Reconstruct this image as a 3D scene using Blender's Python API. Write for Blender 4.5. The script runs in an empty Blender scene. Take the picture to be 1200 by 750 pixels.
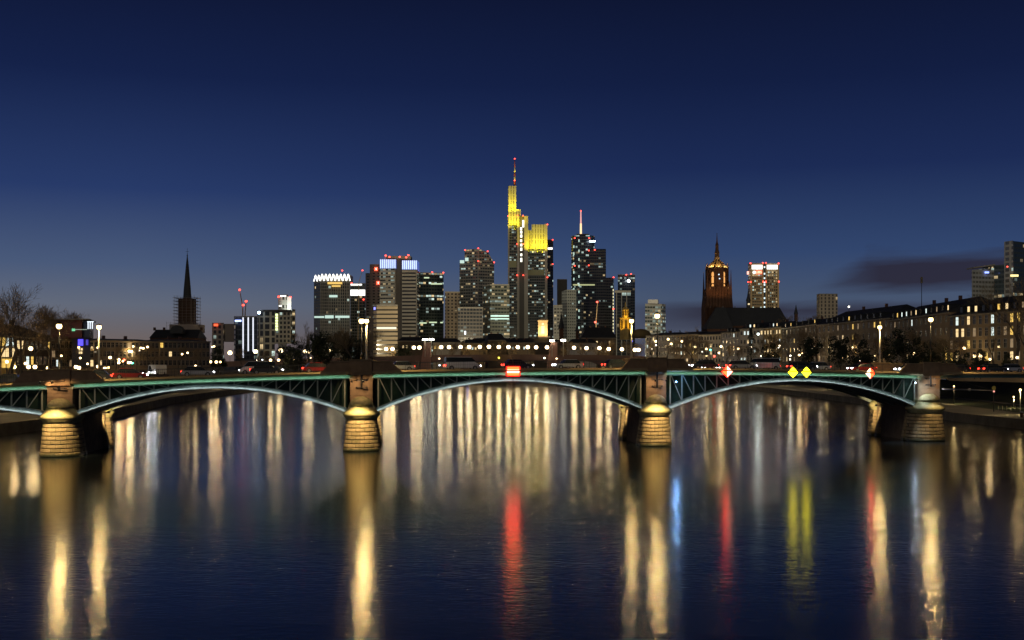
import bpy, bmesh, math, random
from mathutils import Vector, Matrix
R = math.radians
PI = math.pi
# ------------------------------------------------------------------ camera, world, exposure
sc = bpy.context.scene
COL = sc.collection
F = 1400.0; EYE = 11.5; HY = 428.0
cam_d = bpy.data.cameras.new('camera'); cam = bpy.data.objects.new('camera', cam_d); COL.objects.link(cam)
cam.location = (0, 0, EYE); cam.rotation_euler = (PI/2, 0, 0)
cam_d.sensor_width = 36; cam_d.lens = 36*F/1200; cam_d.shift_y = 53/1200
cam_d.clip_start = 0.5; cam_d.clip_end = 20000
sc.camera = cam
sc.view_settings.view_transform = 'Standard'; sc.view_settings.look = 'None'
sc.view_settings.exposure = 0.0; sc.view_settings.gamma = 1.0; sc.view_settings.use_curve_mapping = False
sc.cycles.use_denoising = True
sc.cycles.max_bounces = 5; sc.cycles.diffuse_bounces = 2; sc.cycles.glossy_bounces = 3
sc.cycles.transmission_bounces = 2; sc.cycles.transparent_max_bounces = 4
sc.cycles.sample_clamp_indirect = 6.0; sc.cycles.sample_clamp_direct = 0
sc.cycles.use_light_tree = True; sc.cycles.caustics_reflective = False; sc.cycles.caustics_refractive = False
sc.cycles.use_adaptive_sampling = False

class NT:
    "tiny node helper"
    def __init__(s, tree): s.t = tree; s.n = tree.nodes; s.l = tree.links
    def new(s, typ, **kw):
        n = s.n.new(typ)
        for k, v in kw.items(): setattr(n, k, v)
        return n
    def put(s, sock, v):
        if isinstance(v, bpy.types.NodeSocket): s.l.new(v, sock)
        elif v is not None: sock.default_value = v
    def m(s, op, a, b=None, c=None, clamp=False):
        n = s.n.new('ShaderNodeMath'); n.operation = op; n.use_clamp = clamp
        s.put(n.inputs[0], a)
        if b is not None: s.put(n.inputs[1], b)
        if c is not None: s.put(n.inputs[2], c)
        return n.outputs[0]
    def mix(s, f, a, b, typ='MIX'):
        n = s.n.new('ShaderNodeMix'); n.data_type = 'RGBA'; n.blend_type = typ
        s.put(n.inputs[0], f)
        for i, v in ((6, a), (7, b)):
            if isinstance(v, tuple) and len(v) == 3: v = (*v, 1)
            s.put(n.inputs[i], v)
        return n.outputs[2]
    def ramp(s, f, pts, interp='LINEAR'):
        n = s.n.new('ShaderNodeValToRGB'); cr = n.color_ramp; cr.interpolation = interp
        while len(cr.elements) < len(pts): cr.elements.new(.5)
        for e, (p, c) in zip(cr.elements, pts):
            e.position = p; e.color = (*c, 1) if len(c) == 3 else c
        s.l.new(f, n.inputs[0]); return n.outputs[0]
    def comb(s, x, y, z):
        n = s.n.new('ShaderNodeCombineXYZ')
        for i, v in enumerate((x, y, z)): s.put(n.inputs[i], v)
        return n.outputs[0]
    def noise(s, vec, scale, detail=3, rough=.5, out=0):
        n = s.n.new('ShaderNodeTexNoise'); s.l.new(vec, n.inputs['Vector'])
        n.inputs['Scale'].default_value = scale; n.inputs['Detail'].default_value = detail; n.inputs['Roughness'].default_value = rough
        return n.outputs[out]

wd = bpy.data.worlds.new('World'); sc.world = wd; wd.use_nodes = True
wt = NT(wd.node_tree); wt.n.clear()
SUN_EL, SUN_ROT = R(-5.0), R(-20)
sky = wt.new('ShaderNodeTexSky', sky_type='NISHITA', sun_disc=False)
sky.sun_elevation = SUN_EL; sky.sun_rotation = SUN_ROT; sky.altitude = 100; sky.ozone_density = 3.0
tc = wt.new('ShaderNodeTexCoord'); sep = wt.new('ShaderNodeSeparateXYZ'); wt.l.new(tc.outputs['Generated'], sep.inputs[0])
dx, dy, dz = sep.outputs
el = wt.m('MULTIPLY', wt.m('MAXIMUM', dz, 0.0), 2.5)
cool = wt.ramp(el, [(0, (.062, .060, .082)), (.07, (.068, .082, .128)), (.14, (.058, .086, .152)), (.23, (.031, .060, .150)),
                    (.40, (.0112, .0235, .088)), (.57, (.0060, .0125, .052)), (.73, (.0042, .0076, .031)), (.88, (.0018, .0030, .013)), (1, (.0012, .0018, .009))])
warm = wt.ramp(el, [(0, (.150, .105, .092)), (.05, (.150, .122, .118)), (.12, (.120, .140, .190)), (.20, (.066, .100, .190)),
                    (.35, (.020, .041, .135)), (.57, (.0070, .0150, .063)), (.73, (.0047, .0088, .037)), (.88, (.0022, .0036, .016)), (1, (.0012, .0018, .009))])
ax = wt.m('DIVIDE', dx, wt.m('MAXIMUM', wt.m('ABSOLUTE', dy), .05))
lf = wt.m('MULTIPLY_ADD', ax, -2.2, .30, clamp=True)
base = wt.mix(lf, cool, warm)
# thin dark cloud banks low on the right
rz = wt.m('DIVIDE', dz, wt.m('MAXIMUM', wt.m('ABSOLUTE', dy), .05))
cv = wt.comb(wt.m('MULTIPLY', ax, 7.0), wt.m('MULTIPLY', wt.m('MULTIPLY_ADD', ax, -.06, rz), 60.0), 3.7)
cn = wt.m('SUBTRACT', wt.noise(cv, 1.0, 5, .55), .5)
up = wt.m('SUBTRACT', wt.m('MINIMUM', .103, wt.m('MULTIPLY_ADD', ax, .75, -.120)), rz)              # upper edge of the main bank
f1 = wt.m('MULTIPLY', wt.m('MULTIPLY_ADD', cn, 2.2, wt.m('MULTIPLY', up, 48.0), clamp=True), wt.m('MULTIPLY_ADD', cn, 2.0, wt.m('MULTIPLY_ADD', rz, 110.0, -6.7), clamp=True))
f1 = wt.m('MULTIPLY', f1, wt.m('MULTIPLY_ADD', ax, 12.0, -2.7, clamp=True))
f2 = wt.m('MULTIPLY', wt.m('MULTIPLY_ADD', cn, 1.6, wt.m('MULTIPLY_ADD', rz, -150.0, 8.1), clamp=True), wt.m('MULTIPLY_ADD', cn, 1.2, wt.m('MULTIPLY_ADD', rz, 60.0, -1.6), clamp=True))
f2 = wt.m('MULTIPLY', f2, wt.m('MULTIPLY_ADD', ax, 12.0, -.9, clamp=True))
cm = wt.m('MAXIMUM', f1, wt.m('MULTIPLY', f2, .85))
base = wt.mix(wt.m('MULTIPLY', cm, .92), base, (.023, .020, .036))
skm = wt.new('ShaderNodeVectorMath', operation='SCALE'); wt.l.new(sky.outputs[0], skm.inputs[0]); skm.inputs['Scale'].default_value = .05
add = wt.new('ShaderNodeVectorMath', operation='ADD'); wt.l.new(base, add.inputs[0]); wt.l.new(skm.outputs[0], add.inputs[1])
bg = wt.new('ShaderNodeBackground'); bg.inputs[1].default_value = 1.0; wt.l.new(add.outputs[0], bg.inputs[0])
wo = wt.new('ShaderNodeOutputWorld'); wt.l.new(bg.outputs[0], wo.inputs[0])
# added weak soft fill light from behind the camera to lift the facades
sd = bpy.data.lights.new('fill_sun', 'SUN'); sd.energy = .25; sd.angle = R(25); sd.color = (1, .90, .72)
so = bpy.data.objects.new('fill_sun', sd); COL.objects.link(so); so.rotation_euler = (R(62), 0, R(-28))

# ------------------------------------------------------------------ materials
MATS = {}
def mat(name, col, rough=.7, metal=0., var=0., vs=1.0, bump=0., bs=6., spec=.5, col2=None):
    if name in MATS: return MATS[name]
    m = bpy.data.materials.new(name); m.use_nodes = True; t = NT(m.node_tree); b = t.n['Principled BSDF']
    b.inputs['Base Color'].default_value = (*col, 1); b.inputs['Roughness'].default_value = rough
    b.inputs['Metallic'].default_value = metal; b.inputs['Specular IOR Level'].default_value = spec
    if var or col2:
        tcn = t.new('ShaderNodeTexCoord'); nz = t.noise(tcn.outputs['Object'], vs, 5, .6)
        c2 = col2 or tuple(c*(1-var) for c in col)
        f = t.m('MULTIPLY_ADD', nz, 3.0, -1.0, clamp=True)
        t.l.new(t.mix(f, col, c2), b.inputs['Base Color'])
    if bump:
        tcn = t.new('ShaderNodeTexCoord'); nz = t.noise(tcn.outputs['Object'], bs, 4, .6)
        bn = t.new('ShaderNodeBump'); bn.inputs['Strength'].default_value = bump; bn.inputs['Distance'].default_value = .05
        t.l.new(nz, bn.inputs['Height']); t.l.new(bn.outputs[0], b.inputs['Normal'])
    MATS[name] = m; return m
def glow(name, col, st, sample=True, oneside=False, base=(.3, .3, .3)):
    if name in MATS: return MATS[name]
    m = bpy.data.materials.new(name); m.use_nodes = True; t = NT(m.node_tree); b = t.n['Principled BSDF']
    b.inputs['Base Color'].default_value = (*base, 1); b.inputs['Emission Color'].default_value = (*col, 1)
    b.inputs['Emission Strength'].default_value = st; b.inputs['Roughness'].default_value = .4
    if oneside:
        g = t.new('ShaderNodeNewGeometry')
        t.l.new(t.m('MULTIPLY', t.m('SUBTRACT', 1.0, g.outputs['Backfacing']), st), b.inputs['Emission Strength'])
    if not sample: m.cycles.emission_sampling = 'NONE'
    MATS[name] = m; return m
def facade(name, wall, glass=(.02, .03, .035), cw=3.2, ch=3.7, wx=.72, wy=.55, lit=.2, row=.05, warm=.5, st=1.6, seed=0., rough=.6, vlo=None, vhi=None, dimrow=0):
    "procedural facade on the UV map (u, v in metres): window grid, some rooms lit"
    if name in MATS: return MATS[name]
    m = bpy.data.materials.new(name); m.use_nodes = True; t = NT(m.node_tree); b = t.n['Principled BSDF']
    uv = t.new('ShaderNodeUVMap'); sp = t.new('ShaderNodeSeparateXYZ'); t.l.new(uv.outputs[0], sp.inputs[0])
    u = t.m('DIVIDE', sp.outputs[0], cw); v = t.m('DIVIDE', sp.outputs[1], ch)
    cu = t.m('FLOOR', u); cv = t.m('FLOOR', v); fu = t.m('SUBTRACT', u, cu); fv = t.m('SUBTRACT', v, cv)
    mx = t.m('LESS_THAN', t.m('ABSOLUTE', t.m('SUBTRACT', fu, .5)), wx/2)
    my = t.m('LESS_THAN', t.m('ABSOLUTE', t.m('SUBTRACT', fv, .52)), wy/2)
    win = t.m('MULTIPLY', mx, my)
    def wn(vec):
        n = t.new('ShaderNodeTexWhiteNoise', noise_dimensions='3D'); t.l.new(vec, n.inputs[0]); return n.outputs[0], n.outputs[1]
    r1, rc = wn(t.comb(cu, cv, seed))
    rr, _ = wn(t.comb(7.3, cv, seed+11.))
    # offices light up in clumps of neighbouring cells
    r2, _ = wn(t.comb(t.m('FLOOR', t.m('DIVIDE', cu, 3.0)), cv, seed+5.))
    p = t.m('MULTIPLY', lit*.8, t.m('MULTIPLY_ADD', r2, 2.6, -.35))
    rowl = t.m('MULTIPLY', t.m('LESS_THAN', rr, row), .85)
    p = t.m('MAXIMUM', p, rowl)
    on = t.m('LESS_THAN', r1, p)
    sc3 = t.new('ShaderNodeSeparateColor'); t.l.new(rc, sc3.inputs[0])
    iscool = t.m('GREATER_THAN', sc3.outputs[1], warm)
    colr = t.mix(iscool, (1, .74, .38), (.78, 1, .90))
    br = t.m('MULTIPLY_ADD', t.m('POWER', sc3.outputs[2], 2.0), 1.0, .18)
    # a ceiling light inside the room: brighter towards the top of the pane
    br = t.m('MULTIPLY', br, t.m('MULTIPLY_ADD', fv, .9, .5))
    blind = t.m('LESS_THAN', fv, t.m('MULTIPLY_ADD', t.m('POWER', sc3.outputs[0], 3.0), -wy*.8, .53+wy/2))
    on = t.m('MULTIPLY', on, t.m('MULTIPLY_ADD', blind, .75, .25))
    mull = t.m('GREATER_THAN', t.m('ABSOLUTE', t.m('SUBTRACT', fu, .5)), .035)
    on = t.m('MULTIPLY', on, t.m('MULTIPLY_ADD', mull, .7, .3))
    e = t.m('MULTIPLY', t.m('MULTIPLY', on, win), t.m('MULTIPLY', br, st*.62))
    tcn = t.new('ShaderNodeTexCoord'); nz = t.noise(tcn.outputs['Object'], .06, 4, .6)
    wcol = t.mix(t.m('MULTIPLY_ADD', nz, 1.4, -.35, clamp=True), wall, tuple(c*.72 for c in wall))
    gcol = t.mix(t.m('MULTIPLY', r1, .6), glass, tuple(c*.4 for c in glass))
    t.l.new(t.mix(win, wcol, gcol), b.inputs['Base Color'])
    t.l.new(t.m('MULTIPLY_ADD', win, .12-rough, rough), b.inputs['Roughness'])
    t.l.new(colr, b.inputs['Emission Color']); t.l.new(e, b.inputs['Emission Strength'])
    m.cycles.emission_sampling = 'NONE'
    MATS[name] = m; return m

# ------------------------------------------------------------------ mesh helpers
class MB:
    def __init__(s): s.v = []; s.f = []; s.m = []; s.uv = {}; s.smooth = set()
    def quad(s, pts, mi=0, uv=None, smooth=False):
        b = len(s.v); s.v += [tuple(p) for p in pts]; s.f.append(tuple(range(b, b+len(pts)))); s.m.append(mi)
        if uv: s.uv[len(s.f)-1] = uv
        if smooth: s.smooth.add(len(s.f)-1)
        return s
    def box(s, x0, x1, y0, y1, z0, z1, mi=0, fn=None):
        p = [(x, y, z) for z in (z0, z1) for y in (y0, y1) for x in (x0, x1)]
        if fn: p = [fn(*q) for q in p]
        b = len(s.v); s.v += [tuple(q) for q in p]
        for f in ((0, 2, 3, 1), (4, 5, 7, 6), (0, 1, 5, 4), (2, 6, 7, 3), (0, 4, 6, 2), (1, 3, 7, 5)):
            s.f.append(tuple(b+i for i in f)); s.m.append(mi)
        return s
    def tube(s, a, c, r0, r1=None, n=8, mi=0, cap=True):
        r1 = r0 if r1 is None else r1
        a = Vector(a); c = Vector(c); d = (c-a)
        if d.length < 1e-6: return s
        d.normalize(); q = d.orthogonal().normalized(); w = d.cross(q)
        b = len(s.v)
        for (p, r) in ((a, r0), (c, r1)):
            for i in range(n):
                an = 2*PI*i/n; s.v.append(tuple(p+q*math.cos(an)*r+w*math.sin(an)*r))
        for i in range(n):
            j = (i+1) % n; s.f.append((b+i, b+j, b+n+j, b+n+i)); s.m.append(mi)
            if n > 5: s.smooth.add(len(s.f)-1)
        if cap:
            s.f.append(tuple(b+i for i in reversed(range(n)))); s.m.append(mi)
            s.f.append(tuple(b+n+i for i in range(n))); s.m.append(mi)
        return s
    def rings(s, rings, mi=0, cap0=True, cap1=True, smooth=True, closed=True):
        "loft through rings of equal point count"
        b = len(s.v); n = len(rings[0])
        for r in rings: s.v += [tuple(p) for p in r]
        for k in range(len(rings)-1):
            for i in range(n if closed else n-1):
                j = (i+1) % n
                s.f.append((b+k*n+i, b+k*n+j, b+(k+1)*n+j, b+(k+1)*n+i)); s.m.append(mi)
                if smooth: s.smooth.add(len(s.f)-1)
        if cap0: s.f.append(tuple(b+i for i in reversed(range(n)))); s.m.append(mi)
        if cap1: s.f.append(tuple(b+(len(rings)-1)*n+i for i in range(n))); s.m.append(mi)
        return s
    def lathe(s, cx, cy, prof, n=20, mi=0, smooth=True):
        rs = [[(cx+r*math.cos(2*PI*i/n), cy+r*math.sin(2*PI*i/n), z) for i in range(n)] for r, z in prof]
        return s.rings(rs, mi, smooth=smooth)
    def prism(s, poly, z0, z1, mi=0, top=1, u0=0., ztop=None):
        "vertical walls with UV in metres; poly counter-clockwise; ztop = heights per vertex"
        n = len(poly); u = u0; zt = ztop or [z1]*n
        for i in range(n):
            j = (i+1) % n; a = poly[i]; c = poly[j]; L = math.hypot(c[0]-a[0], c[1]-a[1])
            s.quad([(a[0], a[1], z0), (c[0], c[1], z0), (c[0], c[1], zt[j]), (a[0], a[1], zt[i])], mi,
                   uv=[(u, z0), (u+L, z0), (u+L, zt[j]), (u, zt[i])])
            u += L
        s.quad([(p[0], p[1], z) for p, z in zip(poly, zt)], top)
        return s
    def sphere(s, c, r, n=8, m=6, mi=0, sz=1.):
        rs = []
        for k in range(1, m):
            a = PI*k/m
            rs.append([(c[0]+r*math.sin(a)*math.cos(2*PI*i/n), c[1]+r*math.sin(a)*math.sin(2*PI*i/n), c[2]-r*sz*math.cos(a)) for i in range(n)])
        return s.rings(rs, mi)
    def build(s, name, mats, parent=None, origin=None, link=True):
        me = bpy.data.meshes.new(name)
        o = Vector(origin) if origin is not None else Vector((0, 0, 0))
        me.from_pydata([tuple(Vector(p)-o) for p in s.v], [], s.f)
        if not isinstance(mats, (list, tuple)): mats = [mats]
        for m in mats: me.materials.append(m)
        k = len(mats)-1
        for i, p in enumerate(me.polygons):
            p.material_index = min(s.m[i], k); p.use_smooth = i in s.smooth
        if s.uv:
            ul = me.uv_layers.new(name='UVMap')
            for i, uv in s.uv.items():
                for li, c in zip(me.polygons[i].loop_indices, uv): ul.data[li].uv = c
        me.update()
        ob = bpy.data.objects.new(name, me)
        if origin is not None and parent is None: ob.location = o
        COL.objects.link(ob)
        if parent is not None: ob.parent = parent
        return ob
def tag(o, label, cat, group=None):
    o['label'] = label; o['category'] = cat
    if group: o['group'] = group
    return o
def empty(name, loc, label, cat, group=None, rz=0.):
    o = bpy.data.objects.new(name, None); COL.objects.link(o); o.location = loc; o.rotation_euler = (0, 0, rz); o.empty_display_size = .5
    return tag(o, label, cat, group)
def struct(o): o['kind'] = 'structure'; return o
def kids(o): return [c for c in o.children]
def dup(o, loc=None, rz=None, label=None, group=None, parent=None, scale=None):
    r = o.copy(); COL.objects.link(r); r.parent = parent
    if loc is not None: r.location = loc
    if rz is not None: r.rotation_euler = (0, 0, rz)
    if scale is not None: r.scale = (scale,)*3
    if label: r['label'] = label
    if group: r['group'] = group
    for c in list(o.children): dup(c, parent=r)
    return r
def P(px, py, Y): return Vector(((px-600)*Y/F, Y, EYE+(HY-py)*Y/F))
def X(px, Y): return (px-600)*Y/F
def Z(py, Y): return EYE+(HY-py)*Y/F
ORD = ['first', 'second', 'third', 'fourth', 'fifth', 'sixth', 'seventh', 'eighth', 'ninth', 'tenth', 'eleventh', 'twelfth', 'thirteenth', 'fourteenth', 'fifteenth', 'sixteenth', 'seventeenth', 'eighteenth', 'nineteenth', 'twentieth']
TENS = ['', '', 'twenty', 'thirty', 'forty', 'fifty', 'sixty', 'seventy']
TENTH = {20: 'twentieth', 30: 'thirtieth', 40: 'fortieth', 50: 'fiftieth', 60: 'sixtieth', 70: 'seventieth'}
def ordw(i):
    "1-based ordinal word"
    if i <= 20: return ORD[i-1]
    if i % 10 == 0: return TENTH[i]
    return TENS[i//10]+'-'+ORD[i % 10-1]
rnd = random.Random(5)
def globe(par, loc, r, col, L, name='lamp_globe', n=8, m=6):
    "lamp globe mesh with the lamp's own light just outside the glass; L = radiance"
    o = MB().sphere(loc, r*.93, n, m).build(name, glow('globe_%.2f_%.2f_%.2f' % tuple(col), col, 8, False), par)
    d = bpy.data.lights.new('bulb', 'POINT'); d.color = col; d.shadow_soft_size = r; d.energy = L*4*PI*PI*r*r
    ob = bpy.data.objects.new('bulb', d); COL.objects.link(ob); ob.parent = o; ob.location = loc
    return o
def spot(par, loc, aim, power, col, ang=110, r=.3, name='floodlight_beam'):
    d = bpy.data.lights.new(name, 'SPOT'); d.energy = power; d.color = col; d.spot_size = R(ang); d.spot_blend = .6; d.shadow_soft_size = r
    ob = bpy.data.objects.new(name, d); COL.objects.link(ob); ob.parent = par; ob.location = loc
    ob.rotation_euler = Vector(aim).to_track_quat('-Z', 'Y').to_euler(); return ob

# ------------------------------------------------------------------ shared materials
stone = mat('pier_sandstone', (.36, .27, .16), .85, var=.45, vs=1.3, bump=.6, bs=5, col2=(.24, .20, .10))
def block_stone():
    "coursed pier stone: vertical joints per course, stains, dark wet band at the waterline"
    m = bpy.data.materials.new('pier_blocks'); m.use_nodes = True; t = NT(m.node_tree); b = t.n['Principled BSDF']
    tcn = t.new('ShaderNodeTexCoord'); sp = t.new('ShaderNodeSeparateXYZ'); t.l.new(tcn.outputs['Object'], sp.inputs[0])
    br = t.new('ShaderNodeTexBrick'); t.l.new(t.comb(sp.outputs[0], t.m('ADD', sp.outputs[2], 51.9), 0.0), br.inputs['Vector'])
    br.inputs['Scale'].default_value = 1; br.inputs['Brick Width'].default_value = 1.15; br.inputs['Row Height'].default_value = .519; br.inputs['Mortar Size'].default_value = .022; br.inputs['Bias'].default_value = -.1
    br.inputs['Color1'].default_value = (.40, .29, .16, 1); br.inputs['Color2'].default_value = (.23, .175, .095, 1); br.inputs['Mortar'].default_value = (.06, .05, .035, 1)
    nz = t.noise(tcn.outputs['Object'], 1.4, 6, .65); st = t.m('MULTIPLY_ADD', nz, 4.0, -1.7, clamp=True)
    c1 = t.mix(t.m('MULTIPLY', st, .55), br.outputs[0], (.13, .115, .05))
    wet = t.m('MULTIPLY_ADD', t.m('ADD', sp.outputs[2], t.m('MULTIPLY', nz, -.5)), -3.0, 1.0, clamp=True)
    t.l.new(t.mix(wet, c1, (.035, .04, .018)), b.inputs['Base Color'])
    t.l.new(t.m('MULTIPLY_ADD', wet, -.4, .85), b.inputs['Roughness'])
    n2 = t.noise(tcn.outputs['Object'], 6, 5, .65); bn = t.new('ShaderNodeBump'); bn.inputs['Strength'].default_value = .8; bn.inputs['Distance'].default_value = .06
    t.l.new(t.m('MULTIPLY_ADD', br.outputs[1], -.6, n2), bn.inputs['Height']); t.l.new(bn.outputs[0], b.inputs['Normal']); return m
stone = block_stone()
stone_cap = mat('pier_capstone', (.38, .33, .18), .8, var=.4, vs=1.6, bump=.5, bs=6, col2=(.20, .20, .09))
stone_dark = mat('pier_wall_stone', (.17, .12, .08), .9, var=.4, vs=.8, bump=.5, bs=4)
steel_green = mat('green_paint', (.20, .32, .24), .5, var=.3, vs=2)
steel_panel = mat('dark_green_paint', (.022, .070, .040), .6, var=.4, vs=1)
steel_pale = mat('pale_steel_paint', (.34, .40, .38), .45, var=.4, vs=1.5)
truss_mat = mat('truss_paint', (.50, .55, .44), .5, var=.3, vs=1)
parapet_mat = mat('parapet_sandstone', (.27, .17, .09), .8, var=.3, vs=1.2, bump=.3, bs=3)
cornice_mat = mat('cornice_stone', (.34, .25, .13), .8, var=.3, vs=1)
rail_mat = mat('railing_paint', (.06, .06, .05), .5)
asphalt = mat('asphalt', (.05, .05, .05), .85, var=.3, vs=.5)
black_paint = mat('black_paint', (.015, .015, .017), .45)
grey_post = mat('grey_post_paint', (.42, .40, .34), .5)
LAMP_W = (1, .70, .27)
lamp_warm = glow('lamp_glass_warm', LAMP_W, 520)
lamp_far = glow('lamp_glass_far', (1, .72, .34), 150)
lamp_small = glow('lamp_glass_small', (1, .66, .28), 60)
# ------------------------------------------------------------------ water and banks
def water_mat():
    m = bpy.data.materials.new('river_water'); m.use_nodes = True; t = NT(m.node_tree); b = t.n['Principled BSDF']
    b.inputs['Base Color'].default_value = (.010, .014, .016, 1); b.inputs['IOR'].default_value = 1.29
    b.inputs['Roughness'].default_value = .20
    tcn = t.new('ShaderNodeTexCoord'); mp = t.new('ShaderNodeMapping'); t.l.new(tcn.outputs['Object'], mp.inputs[0])
    mp.inputs['Scale'].default_value = (.75, 1.35, 1); mp.inputs['Rotation'].default_value = (0, 0, R(12))
    n1 = t.noise(mp.outputs[0], 1.8, 3, .58); n2 = t.noise(mp.outputs[0], .25, 2, .5); n3 = t.noise(mp.outputs[0], .02, 3, .5)
    b1 = t.new('ShaderNodeBump'); b1.inputs['Strength'].default_value = 1; b1.inputs['Distance'].default_value = .0150; t.l.new(n1, b1.inputs['Height'])
    b2 = t.new('ShaderNodeBump'); b2.inputs['Strength'].default_value = 1; b2.inputs['Distance'].default_value = .012; t.l.new(n2, b2.inputs['Height'])
    t.l.new(b1.outputs[0], b2.inputs['Normal']); t.l.new(b2.outputs[0], b.inputs['Normal'])
    t.l.new(t.m('MULTIPLY_ADD', n3, .05, .112), b.inputs['Roughness'])
    return m
LE = [(-84, -60), (-84, 150), (-83, 200), (-85, 251), (-102, 358), (-115, 537), (-130, 740), (-150, 1000)]
RE = [(93, -60), (93, 150), (91.5, 216), (90.5, 245), (103, 350), (108, 460), (113, 575), (120, 740), (130, 1000)]
struct(MB().quad([(-400, -80, 0), (400, -80, 0), (400, 1100, 0), (-400, 1100, 0)]).build('water', water_mat()))
quay_stone = mat('quay_stone', (.16, .14, .10), .9, var=.5, vs=.4, bump=.5, bs=2)
paving = mat('promenade_paving', (.26, .23, .17), .85, var=.3, vs=.25)
grass_m = mat('lawn_grass', (.045, .065, .02), .95, var=.5, vs=.3, bump=.5, bs=3)
earth = mat('city_ground', (.09, .085, .075), .95, var=.3, vs=.05)
def strip(name, edge, sgn, o0, z0, o1, z1, m):
    b = MB()
    for (a, c) in zip(edge[:-1], edge[1:]):
        q = [(a[0]+sgn*o0, a[1], z0), (c[0]+sgn*o0, c[1], z0), (c[0]+sgn*o1, c[1], z1), (a[0]+sgn*o1, a[1], z1)]
        if sgn > 0: q.reverse()
        b.quad(q)
    return struct(b.build(name, m))
for nm, E, s, prof in (('left', LE, -1, (2.0, 17, 19, 8.2)), ('right', RE, 1, (1.8, 30, 52, 9.6))):
    tz, w1, w2, z2 = prof
    strip('quay_wall', E, s, 0, -1.5, 0, tz, quay_stone)
    strip('quay_edge', E, s, 0, tz, .7, tz+.004, cornice_mat)
    strip('promenade', E, s, .7, tz, w1, tz, paving)
    if nm == 'left': strip('embankment_wall', E, s, w1, tz, w2, z2, quay_stone)
    else: strip('grass_slope', E, s, w1, tz, w2, z2, grass_m)
    strip('ground', E, s, w2, z2, 3000, z2, earth)
struct(MB().box(-3200, 3200, 1000, 9000, -1, 8.0).build('ground', earth))
# lawn strip on the right promenade
strip('lawn', RE[2:6], 1, 13, 1.806, 27, 1.806, grass_m)

# ------------------------------------------------------------------ the steel arch bridge
P1 = Vector((-20.0, 158.0, 0)); U = Vector((40.7, 10.3, 0)).normalized(); V = Vector((-.0857, 1, 0)).normalized()
def B(s, t, z): p = P1+U*s+V*t; return Vector((p.x, p.y, z))
def gz(s):
    x = P1.x+U.x*s
    return 10.5-.00031*(min(x, 61)-15)**2
SP = [-78.0, -38.0, 0.0, 42.0, 86.0, 132.0]
W = 22.0
bridge = empty('arch_bridge', (0, 0, 0), 'long green steel arch bridge with pale blue arches on sandstone river piers', 'bridge')
led_teal = glow('led_strip_teal', (.62, 1, .78), 17, oneside=True)
led_ice = glow('led_strip_ice', (.86, .96, 1.0), 21, oneside=True)
# deck slab, cornices, pavement kerbs
def swept(sec, s0, s1, n, mi=0):
    rs = []
    for i in range(n+1):
        s = s0+(s1-s0)*i/n; g = gz(s); rs.append([B(s, t, g+z) for t, z in sec])
    return MB().rings(rs, smooth=False)
swept([(1.9, 0.12), (W-1.9+24*0, .12), (W-1.9, .42), (1.9, .42)], -110, 190, 60).build('deck_slab', asphalt, bridge)
swept([(1.50, .16), (1.88, .10), (1.88, .64), (1.62, .60), (1.02, .38), (1.02, .27)], -110, 190, 60).build('cornice', cornice_mat, bridge)
swept([(W-1.88, .10), (W-1.45, .16), (W-1.40, .60), (W-1.88, .60)], -110, 190, 60).build('cornice', cornice_mat, bridge)
swept([(1.90, .425), (5.0, .425), (5.0, .56), (1.90, .56)], -110, 190, 60).build('pavement', paving, bridge)
swept([(W-5.0, .425), (W-1.9, .425), (W-1.9, .56), (W-5.0, .56)], -110, 190, 60).build('pavement', paving, bridge)
for t in (1.62, W-1.62):
    rb = MB(); n = 150; s0, s1 = -110., 190.
    for i in range(n):
        a = s0+(s1-s0)*i/n; c = s0+(s1-s0)*(i+1)/n
        for h, r in ((1.62, .035), (1.2, .014), (.85, .014)): rb.tube(B(a, t, gz(a)+h), B(c, t, gz(c)+h), r, n=4, cap=False)
        rb.tube(B(a, t, gz(a)+.6), B(a, t, gz(a)+1.62), .035, n=4)
        for k in range(1, 8):
            s = a+(c-a)*k/8; rb.tube(B(s, t, gz(s)+.7), B(s, t, gz(s)+1.6), .011, n=3, cap=False)
    rb.build('railing', rail_mat, bridge)
# girders (top chord) front and back + fascia panel
def chord(t0, t1, z0, z1, s0, s1): return swept([(t0, z0), (t1, z0), (t1, z1), (t0, z1)], s0, s1, 24)
for i in range(5):
    a, c = SP[i]+1.55, SP[i+1]-1.55
    if i == 4: c = 190
    for (t0, t1, front) in ((2.3, 2.75, True), (W-2.75, W-2.3, False)):
        chord(t0, t1, -.28, .10, a, c).build('top_chord', steel_green, bridge)
    if i < 4:
        # lower lip of the top chord carries the strip lamp that washes it green
        swept([(1.72, -.42), (2.3, -.42), (2.3, -.36), (1.72, -.36)], a, c, 24).build('chord_ledge', steel_green, bridge)
        st = MB()
        for k in range(12):
            s = a+(c-a)*k/12; e = a+(c-a)*(k+1)/12
            st.quad([B(s, 1.74, gz(s)-.35), B(s, 1.80, gz(s)-.27), B(e, 1.80, gz(e)-.27), B(e, 1.74, gz(e)-.35)])
        st.build('light_strip', led_teal, bridge)
ZS = 5.7
def rib_z(s, a, c, zc): x = (s-a)/(c-a); return ZS+(zc-ZS)*(1-(2*x-1)**2)
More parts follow.
